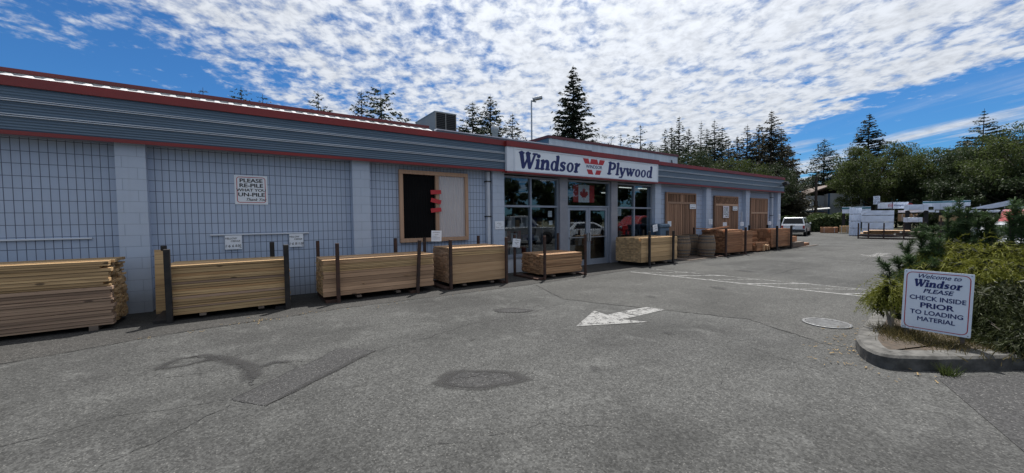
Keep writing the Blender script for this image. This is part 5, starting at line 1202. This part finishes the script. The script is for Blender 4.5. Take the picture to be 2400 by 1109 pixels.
def decid_np(seed, h, r, n=9000, clumps=46, leaf=.24, z0=.28, flat=1.):
    if leaf < .36: n = int(n*2.3); leaf = leaf*.58; clumps = int(clumps*1.7)
    g = np.random.default_rng(seed); out = []
    u = unit(g.normal(0, 1, (clumps, 3))); rad = g.uniform(.3, 1.12, clumps)**.6
    cz = h*(z0+(1-z0)*.5); hz = h*(1-z0)*.5
    cc = np.stack([u[:, 0]*r*rad, u[:, 1]*r*rad, cz+u[:, 2]*hz*rad*flat], 1); cs = g.uniform(.10, .30, clumps)*r
    w = cs**2; w /= w.sum(); idx = g.choice(clumps, n, p=w)
    P = cc[idx]+unit(g.normal(0, 1, (n, 3)))*(cs[idx]*g.uniform(.15, 1.05, n)**.6)[:, None]*np.array([1, 1, .7])
    ax = unit(g.normal(0, 1, (n, 3))+np.array([0, 0, -.35])); sd = unit(np.cross(ax, g.normal(0, 1, (n, 3))))
    ln = leaf*g.uniform(.6, 1.35, n); return quads(P, ax, sd, ln, ln*.55), cc
TREEMESH = {}
def tree(kind, px, ytop, r_, label, wid=1., seed=0, mat=CONIF, group='trees behind the store', **kw):
    X_, Y_, zt = pol(px, r_, ytop); t = thing('conifer_tree' if kind == 'con' else 'leafy_tree', label, 'tree', (X_, Y_, 0), seed*1.7, group)
    if kind == 'con':
        R_ = kw.pop('r', .30)*zt*wid; V = conifer_np(seed, zt*.985, R_, leaf=kw.pop('leaf', .42)*max(.7, zt/17), **kw)
        npmesh('crown', V, F4(len(V)//4), mat, t); MB().path([(0, 0, 0), (.05, 0, zt*.5), (0, .05, zt)], [zt/65, zt/110, .015], 7).build('trunk', BARK, t)
    else:
        V, cc = decid_np(seed, zt, wid, **kw); npmesh('crown', V, F4(len(V)//4), mat, t)
        mb = MB(); mb.path([(0, 0, 0), (.1, .1, zt*.3), (0, .2, zt*.6)], [zt/45, zt/65, zt/140], 7)
        for c_ in cc[::3]: m_ = Vector((c_[0]*.35, c_[1]*.35, (c_[2]+zt*.3)/2)); mb.path([(.08, .1, zt*.28), m_, tuple(c_)], [zt/110, zt/170, .015], 5)
        mb.build('trunk', BARK, t)
    return t
# tops showing over the fascia, from the near end of the store to the far end
tree('con', 466, 214, 48, 'smallest conifer tip showing above the roof edge, first from the near end', .5, 1, whorls=34, shape=.6, nb=8)
tree('con', 490, 208, 49, 'small conifer tip just behind the smallest one above the roof', .6, 2, whorls=34, shape=.55, nb=8)
tree('con', 577, 205, 48, 'lone conifer tip above the roof between two smaller tips', .7, 3, whorls=36, shape=.5, nb=9)
tree('con', 628, 222, 47, 'leaning sparse conifer tip low above the roof edge', .6, 4, whorls=26, gap=.35, shape=.5, nb=7)
tree('con', 756, 215, 50, 'lone conifer top above the dark window panel side of the roof', .75, 5, whorls=34, shape=.5, nb=9, gap=.1)
tree('con', 855, 213, 52, 'narrow conifer beside the broad one left of the rooftop unit', .55, 6, whorls=46, nb=9, shape=.5)
tree('con', 900, 205, 52, 'broad open conifer beside the rooftop unit', .95, 7, whorls=34, nb=7, shape=.42, gap=.1, dens=1.3)
tree('con', 1112, 238, 50, 'dense dark conifer right behind the vent pipe, first of three', .95, 8, whorls=44, nb=11, dens=1.3, shape=.6)
tree('con', 1153, 222, 53, 'tallest of the three conifers behind the vent pipe', .8, 9, whorls=46, shape=.62, nb=11, dens=1.3)
tree('con', 1203, 265, 48, 'shortest of the three conifers behind the vent pipe', .85, 10, whorls=42, shape=.65, nb=11, dens=1.3)
tree('con', 1345, 152, 56, 'very tall shaggy spruce towering over the clerestory', .72, 11, whorls=60, nb=12, dens=1.3, irreg=.5, shape=.7, droop=.45, up_=.7)
tree('dec', 1412, 318, 52, 'low round leafy tree beside the very tall spruce', 3.6, 12, DECDK, n=4500)
tree('con', 1454, 312, 55, 'small dark conifer above the clerestory coping', .8, 13, whorls=40, shape=.82, dens=1.5, r=.24, nb=7)
tree('con', 1500, 292, 55, 'open wide conifer with gaps above the clerestory', 1.25, 14, whorls=32, nb=7, shape=.6, gap=.2, irreg=.5)
tree('con', 1558, 300, 60, 'dark conifer at the end of the clerestory', 1.0, 15, CONIF, whorls=44, shape=.82, dens=1.5, r=.24, nb=8)
tree('con', 1590, 272, 60, 'pointed conifer over the sign end of the fascia', .85, 16, whorls=48, shape=.82, dens=1.5, r=.24, nb=10)
tree('con', 1640, 284, 66, 'thin-topped conifer in the middle of the dense stand', .7, 17, whorls=40, shape=.82, dens=1.5, r=.24, nb=6, gap=.2)
tree('con', 1672, 280, 62, 'conifer with a ragged top in the dense stand', .95, 18, whorls=46, shape=.82, dens=1.5, r=.24, nb=8, irreg=.5)
tree('con', 1706, 322, 58, 'short bushy conifer in the dense stand', 1.2, 19, CONIB, whorls=40, shape=.82, dens=1.5, r=.24, nb=8)
tree('con', 1748, 292, 60, 'brownish cedar left of the tallest one at the corner', 1.15, 20, CONIB, whorls=50, shape=.82, dens=1.5, r=.27, nb=9, droop=.4)
tree('con', 1803, 258, 60, 'tallest brownish cedar behind the far corner of the store', 1.2, 21, CONIB, whorls=58, shape=.82, dens=1.5, r=.27, nb=10, droop=.4)
tree('con', 1845, 335, 62, 'drooping cedar at the edge of the dense stand', 1.0, 22, CONIB, whorls=44, shape=.82, dens=1.5, r=.21, nb=9, droop=.5)
tree('dec', 1590, 345, 50, 'dark leafy tree low behind the sign end of the fascia', 4.0, 23, DECDK, n=7500)
tree('dec', 1650, 350, 54, 'green leafy tree in front of the dense conifers', 3.6, 24, DECDK, n=7000)
tree('dec', 1715, 375, 50, 'leafy tree low above the far fascia, lighter than its neighbours', 3.6, 25, DECID, n=6500)
tree('dec', 1780, 385, 52, 'dark rounded tree low above the end of the fascia', 3.8, 26, DECDK, n=7000)
tree('dec', 1535, 352, 47, 'low leafy tree peeping over the clerestory end', 3.2, 27, DECDK, n=4500)
for i, (px, yt, r_, w, m, lab) in enumerate(((1525, 330, 66, 1.0, CONIF, 'dark filler conifer between the open wide one and the clerestory end'), (1572, 296, 70, .9, CONIF, 'conifer tip squeezed between two taller ones over the sign end'), (1612, 300, 64, 1.1, CONIF, 'dark full conifer just past the pointed one'), (1655, 300, 70, 1.1, CONIF, 'dark full conifer behind the thin-topped one'), (1690, 296, 66, 1.05, CONIF, 'dark conifer past the ragged-topped one'), (1725, 318, 64, 1.2, CONIB, 'brownish cedar between the bushy conifer and the left cedar'), (1775, 290, 66, 1.15, CONIB, 'brownish cedar close against the tallest one, nearer the store'), (1828, 300, 64, 1.2, CONIB, 'brownish cedar close against the tallest one, on the yard side'), (1858, 385, 66, .75, CONIF, 'low dark cedar at the very edge of the dense stand'))):
    tree('con', px, yt, r_, lab, w, 60+i, m, whorls=48, nb=10, shape=.82, dens=1.5, r=.25, leaf=.5)
# beyond the yard
G2 = 'trees beyond the yard'
tree('con', 1928, 325, 80, 'dark conifer behind the pale house', 1.0, 30, CONIF, G2, whorls=54, nb=11, shape=.65, dens=1.3)
tree('con', 1990, 345, 84, 'slim conifer between the house conifer and the layered fir', .7, 31, CONIF, G2, whorls=46, nb=11, shape=.7, dens=1.3)
tree('con', 2029, 266, 82, 'tall layered fir with a flat double top beyond the yard', .85, 32, CONIF, G2, whorls=44, nb=13, dens=1.5, droop=.12, up_=.1, shape=.68, irreg=.2)
tree('dec', 2045, 345, 66, 'big round leafy tree shading the pale house', 4.4, 33, DECID, G2, n=19000, clumps=70, leaf=.3)
tree('dec', 1988, 395, 80, 'smaller leafy tree at the side of the big round one', 2.8, 34, DECID, G2, n=8000, leaf=.3)
tree('con', 2142, 395, 95, 'hazy distant fir between two leafy trees', 1.2, 35, CONIF, G2, whorls=40, nb=8)
tree('dec', 2165, 345, 72, 'airy leafy tree with sky showing through its crown', 3.2, 36, DECID, G2, n=4200, clumps=40, leaf=.3)
tree('dec', 2215, 345, 70, 'mid green leafy tree under the spire-topped fir', 3.4, 37, DECID, G2, n=10000, clumps=60, leaf=.3)
tree('con', 2296, 256, 78, 'spire-topped fir with level branches rising from the leafy trees', 1.9, 38, CONIF, G2, whorls=34, nb=11, dens=1.6, droop=.1, up_=.1, shape=1.05, irreg=.25)
tree('dec', 2270, 350, 66, 'dense leafy tree in front of the spire-topped fir', 3.9, 39, DECDK, G2, n=11000, clumps=60, leaf=.3)
tree('dec', 2345, 320, 64, 'large dark leafy tree next to the edge tree', 4.2, 40, DECDK, G2, n=13000, clumps=70, leaf=.3)
tree('dec', 2415, 290, 60, 'tallest leafy tree cut by the picture edge', 4.4, 41, DECID, G2, n=13000, clumps=70, leaf=.3)
for i, (px, yt, r_, w) in enumerate(((1885, 412, 88, 3.2), (2100, 425, 75, 4.2), (2185, 425, 66, 3.8), (2255, 415, 62, 3.8), (2320, 405, 60, 3.8), (2390, 400, 58, 4), (1925, 415, 86, 4), (2005, 430, 80, 3.6))):
    tree('dec', px, yt, r_, ['dark bushy undergrowth tree beside the corner cedars', 'dark bushy tree behind the load sign', 'dark bushy tree behind the teal-banded bundle', 'dark bushy tree behind the slanting bundle, first of two', 'dark bushy tree behind the slanting bundle, second of two', 'dark bushy tree at the picture edge behind the far arms', 'dark bushy tree behind the utility pole', 'dark bushy tree behind the house roof'][i], w, 50+i, DECDK, G2, n=8500, clumps=50, leaf=.34, z0=.05)
# hedge
hx0, hy0 = pol(1828, 52); hx1, hy1 = pol(1992, 56)
t = thing('hedge', 'long clipped hedge of glossy leaves behind the white pickup', 'hedge', ((hx0+hx1)/2, (hy0+hy1)/2, 0), math.atan2(hy1-hy0, hx1-hx0)); L_ = math.hypot(hx1-hx0, hy1-hy0)
g = np.random.default_rng(77); n = 15000
P = np.stack([g.uniform(-L_/2, L_/2, n), g.uniform(-1, 1, n), g.uniform(0, 1, n)**.6], 1); hh = 1.75+.25*np.sin(P[:, 0]*.9)+.18*np.sin(P[:, 0]*2.3+1)
P[:, 1] *= 1.0; P[:, 2] *= hh*(1-.15*P[:, 1]**2); P += g.normal(0, .06, P.shape); P[:, 2] = np.maximum(P[:, 2], .02)
ax = unit(g.normal(0, 1, P.shape)+np.array([0, 0, .3])); sd = unit(np.cross(ax, g.normal(0, 1, P.shape))); ln = g.uniform(.14, .32, n)
V = quads(P, ax, sd, ln, ln*.6); npmesh('foliage', V, F4(n), HEDGM, t)
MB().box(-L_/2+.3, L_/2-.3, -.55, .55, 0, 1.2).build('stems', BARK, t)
# trees behind the viewer, seen mirrored in the shop glass
for i, (x, y, h, w) in enumerate(((9, -25, 8.5, 6), (20, -28, 5.4, 6.5), (31, -25, 7.6, 6.5), (41, -20, 9, 7), (52, -14, 8, 7), (0, -26, 7, 6.5))):
    t = thing('leafy_tree', ['leafy tree across the lot, mirrored at the near side of the left shop window', 'leafy tree across the lot, mirrored in the middle of the left shop window', 'leafy tree across the lot, mirrored beside the flag', 'leafy tree across the lot, mirrored in the glass doors', 'leafy tree across the lot, mirrored in the right shop window', 'leafy tree across the lot, behind the viewer'][i], 'tree', (x, y, 0), i, 'trees across the lot')
    V, cc = decid_np(80+i, h, w, n=11000, clumps=44, leaf=.5, z0=.0); npmesh('crown', V, F4(len(V)//4), DECDK, t); MB().path([(0, 0, 0), (0, 0, h*.6)], [.3, .12], 7).build('trunk', BARK, t)

# --- mugo pines: upright shoots bristling with needles
def needles(g, base, dirv, ln, n, nl):
    d_ = dirv/np.linalg.norm(dirv); s = g.random(n); P = base+d_*(s*ln)[:, None]
    rnd = unit(g.normal(0, 1, (n, 3))); sp_ = unit(rnd-(rnd@d_)[:, None]*d_); ax = unit(d_*g.uniform(.35, 1.0, n)[:, None]+sp_)
    sd = unit(np.cross(ax, g.normal(0, 1, (n, 3)))); l_ = nl*g.uniform(.7, 1.25, n); a = ax*l_[:, None]; b = sd*.0042
    return np.stack([P-b, P+b, P+a+b*.3, P+a-b*.3], 1).reshape(-1, 3)
def pine(label, px, r_, tips, seed, base_spread=.25, nl=.075, dense=150):
    x0, y0 = pol(px, r_); t = thing('mugo_pine', label, 'pine shrub', (x0, y0, .12), 0, 'pines in the planter'); g = np.random.default_rng(seed); Vs = []; mb = MB()
    for (tx, ty, dr, wild) in tips:
        X_, Y_, z_ = pol(tx, r_+dr, ty); tip = np.array([X_-x0, Y_-y0, z_-.12]); root = np.array([g.normal(0, base_spread*.4), g.normal(0, base_spread*.4), 0.])
        mid_ = root*.5+tip*.5+np.array([(tip[0])*.12, (tip[1])*.12, -.1*tip[2]]); q1 = mid_*.5+tip*.5+np.array([0, 0, -.03])
        mb.path([tuple(root), tuple(mid_), tuple(q1), tuple(tip)], [.017, .013, .009, .005], 5)
        segs = [(root*.4+mid_*.6, mid_), (mid_, q1), (q1, tip)]
        for k, (a, b) in enumerate(segs):
            d_ = b-a; l_ = np.linalg.norm(d_); Vs.append(needles(g, a, d_, l_, int(dense*l_/.25*(.6+.3*k)), nl))
        for w_ in range(wild):
            f = g.uniform(.3, .95); st = (mid_*(1-f)+tip*f); an = g.uniform(0, 6.283); l_ = g.uniform(.08, .18); dv = np.array([math.cos(an), math.sin(an), g.uniform(.5, 1.6)]); dv = dv/np.linalg.norm(dv)
            mb.path([tuple(st), tuple(st+dv*l_)], [.006, .004], 4); Vs.append(needles(g, st+dv*l_*.15, dv, l_*.9, int(dense*l_/.25*1.1), nl))
    V = np.concatenate(Vs); npmesh('needles', V, F4(len(V)//4), MUGO, t); mb.build('stems', BARK, t)
pine('bushy dark green pine at the hatched paint end of the planter', 2165, 8.3, [(2083, 620, 0, 5), (2098, 658, -.2, 6), (2105, 603, .2, 6), (2120, 638, -.3, 7), (2128, 578, .1, 6), (2140, 603, -.2, 7), (2155, 623, -.3, 7), (2160, 553, .1, 7), (2178, 578, 0, 7), (2188, 533, .2, 7), (2205, 563, -.1, 7), (2195, 608, -.3, 7), (2220, 588, 0, 7), (2172, 648, -.4, 6), (2135, 663, -.4, 6), (2215, 628, -.3, 6)], 91)
pine('upright pine with one tall candle standing above the bushy one', 2245, 9.2, [(2246, 466, 0, 9), (2222, 488, 0, 5), (2268, 490, 0, 5), (2238, 520, .1, 7), (2258, 525, 0, 7), (2230, 545, -.1, 7), (2275, 540, 0, 6), (2288, 555, 0, 6)], 92)
pine('short open pine behind the golden shrub', 2308, 9.0, [(2308, 498, 0, 8), (2292, 515, 0, 4), (2325, 518, 0, 4), (2330, 545, .1, 5), (2300, 540, 0, 5)], 93)
pine('thin two-stemmed pine near the picture edge', 2385, 8.6, [(2376, 470, 0, 7), (2398, 505, 0, 6), (2362, 498, 0, 3), (2420, 480, .1, 6)], 94)
# --- golden thread cypress: arching drooping threads
def fronds(g, cx, cy, cz, rx, ry, rz, n, ln, w=.0065, droop=1.):
    u = unit(g.normal(0, 1, (n, 3))+np.array([0, 0, .35])); u[:, 2] = np.abs(u[:, 2])*1.0-.1
    P = np.stack([cx+u[:, 0]*rx*g.uniform(.5, 1, n), cy+u[:, 1]*ry*g.uniform(.5, 1, n), cz+u[:, 2]*rz*g.uniform(.55, 1, n)], 1); out = []
    d_ = unit(np.stack([u[:, 0]+g.normal(0, .5, n), u[:, 1]+g.normal(0, .5, n), g.uniform(.0, .5, n)], 1)); L_ = ln*g.uniform(.5, 1.2, n); k = 5; pr = P
    for s in range(k):
        dn = unit(d_+np.array([0, 0, -.42*droop])); nx = pr+dn*(L_/k)[:, None]; sd = unit(np.cross(dn, g.normal(0, 1, (n, 3))))*(w*(1.1-.16*s))
        out.append(np.stack([pr-sd, pr+sd, nx+sd*.8, nx-sd*.8], 1).reshape(-1, 3))
        for q_ in range(3):
            sa = unit(dn+unit(g.normal(0, 1, (n, 3)))*.9); ll = (L_*g.uniform(.10, .26, n))[:, None]; s2 = unit(np.cross(sa, g.normal(0, 1, (n, 3))))*w*.75
            out.append(np.stack([nx-s2, nx+s2, nx+sa*ll+s2*.3, nx+sa*ll-s2*.3], 1).reshape(-1, 3))
        pr = nx; d_ = dn
    return np.concatenate(out)
def cypress(label, px, r_, lobes, seed, mat=GOLD, name='cypress_shrub', twigs=6, cat='shrub', w=.0034, grp='shrubs in the planter', inner=True):
    x0, y0 = pol(px, r_); t = thing(name, label, cat, (x0, y0, .12), 0, grp); g = np.random.default_rng(seed); Vs = []; mb = MB()
    for (lx, ly, dr, rad, rz, n, ln) in lobes:
        X_, Y_, z_ = pol(lx, r_+dr, ly); cz = z_-.12-rz
        Vs.append(fronds(g, X_-x0, Y_-y0, cz, rad, rad, rz, n, ln, w))
        mb.path([(0, 0, 0), ((X_-x0)*.5, (Y_-y0)*.5, max(.1, cz*.7)), (X_-x0, Y_-y0, cz+rz*.6)], [.02, .014, .006], 5)
        for k in range(twigs):
            a = g.uniform(0, 6.283); mb.path([(X_-x0, Y_-y0, cz+rz*.2), (X_-x0+rad*.8*math.cos(a), Y_-y0+rad*.8*math.sin(a), cz+rz*g.uniform(.3, .95))], [.007, .003], 4)
    V = np.concatenate(Vs); npmesh('foliage', V, F4(len(V)//4), mat, t); mb.build('branches', TWIG, t)
    if inner:   # dark leaves filling the lobes; the shade inside is painted into their colour
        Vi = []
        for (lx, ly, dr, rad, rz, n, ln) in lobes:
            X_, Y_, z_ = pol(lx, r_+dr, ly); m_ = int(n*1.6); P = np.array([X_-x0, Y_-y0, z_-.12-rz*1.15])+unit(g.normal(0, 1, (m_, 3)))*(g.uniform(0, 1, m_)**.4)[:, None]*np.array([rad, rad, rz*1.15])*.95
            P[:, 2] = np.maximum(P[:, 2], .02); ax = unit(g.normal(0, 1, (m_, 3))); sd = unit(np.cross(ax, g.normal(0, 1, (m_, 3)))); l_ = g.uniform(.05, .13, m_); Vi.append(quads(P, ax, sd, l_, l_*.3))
        Vi = np.concatenate(Vi); npmesh('shade_filler', Vi, F4(len(Vi)//4), INNER, t)
GOLDD = foliage('shade_tinted_fronds', (.022, .035, .011), (.075, .09, .022), .25)  # darker copy of the golden fronds, low planter shade put into the colour
INNER = foliage('shade_dark_fronds', (.012, .018, .008), (.04, .045, .015), .15)
cypress('golden thread cypress arching above the welcome sign', 2270, 7.7, [(2238, 560, .7, .26, .3, 420, .32), (2300, 572, .6, .3, .3, 420, .34), (2185, 612, .35, .18, .2, 260, .28), (2250, 598, .4, .28, .3, 420, .3), (2315, 605, .3, .28, .26, 400, .3), (2350, 562, .7, .24, .26, 320, .32), (2370, 610, .3, .26, .26, 300, .3), (2160, 640, .4, .12, .14, 120, .24), (2215, 628, .3, .2, .22, 300, .26), (2270, 640, .3, .22, .22, 260, .26), (2205, 585, .6, .16, .2, 180, .3)], 95)
cypress('small drooping golden tuft at the side of the welcome sign', 2098, 7.0, [(2092, 650, .1, .11, .2, 150, .3), (2072, 672, .1, .09, .18, 90, .28), (2108, 668, .15, .1, .22, 110, .26)], 96)
cypress('olive shrub with painted-in shade filling the planter behind the welcome sign', 2330, 7.4, [(2330, 655, .1, .38, .4, 700, .24), (2390, 645, .3, .4, .45, 700, .24), (2300, 710, .2, .34, .34, 600, .22), (2365, 720, -.1, .36, .36, 700, .22), (2425, 700, 0, .4, .4, 600, .24), (2250, 690, .5, .36, .4, 500, .22), (2330, 760, -.2, .26, .24, 420, .2), (2395, 755, -.4, .3, .28, 420, .2)], 97, GOLDD)
cypress('reddish twiggy shrub at the picture edge in the planter', 2405, 7.9, [(2400, 610, .3, .4, .4, 420, .22), (2370, 655, -.2, .3, .3, 300, .2)], 98, SHRB, 'barberry_shrub', 12)
# weeds and dry grass along the planter kerb
g = np.random.default_rng(99); Vs = []
for (px, y, sp_, n, hl) in ((2110, 790, .10, 420, .16), (2150, 800, .16, 500, .13), (2200, 812, .16, 420, .1), (2250, 815, .18, 420, .1), (2310, 812, .2, 420, .12), (2370, 805, .2, 420, .12), (2085, 775, .08, 220, .12)):
    u = (px-1200)/900; v = -(y-554.5)/900; dv = fwd+rgt*u+up*v; t_ = (.13-EYE)/dv.z; c_ = np.array([dv.x*t_, dv.y*t_, .125])
    P = c_+np.stack([g.normal(0, sp_, n), g.normal(0, sp_, n), np.zeros(n)], 1); ax = unit(np.stack([g.normal(0, .5, n), g.normal(0, .5, n), g.uniform(.4, 1, n)], 1)); sd = unit(np.cross(ax, g.normal(0, 1, (n, 3)))); l_ = hl*g.uniform(.5, 1.3, n)
    a = ax*l_[:, None]; b = sd*.004; Vs.append(np.stack([P-b, P+b, P+a+b*.2, P+a-b*.2], 1).reshape(-1, 3))
V = np.concatenate(Vs); o = npmesh('grass', V, F4(len(V)//4), GRASSM); o['kind'] = 'stuff'
x0, y0 = 5.86, .70; n = 120
P = np.stack([g.normal(0, .03, n), g.normal(0, .03, n), np.zeros(n)], 1); ax = unit(np.stack([g.normal(0, .35, n), g.normal(0, .35, n), g.uniform(.5, 1, n)], 1)); sd = unit(np.cross(ax, g.normal(0, 1, (n, 3)))); l_ = .12*g.uniform(.4, 1.3, n); a = ax*l_[:, None]; b = sd*.004
t = thing('weed', 'small weed growing from the crack in front of the planter kerb', 'weed', (5.88, .66, 0)); npmesh('leaves', np.stack([P-b, P+b, P+a+b*.2, P+a-b*.2], 1).reshape(-1, 3), F4(n), DECID, t)
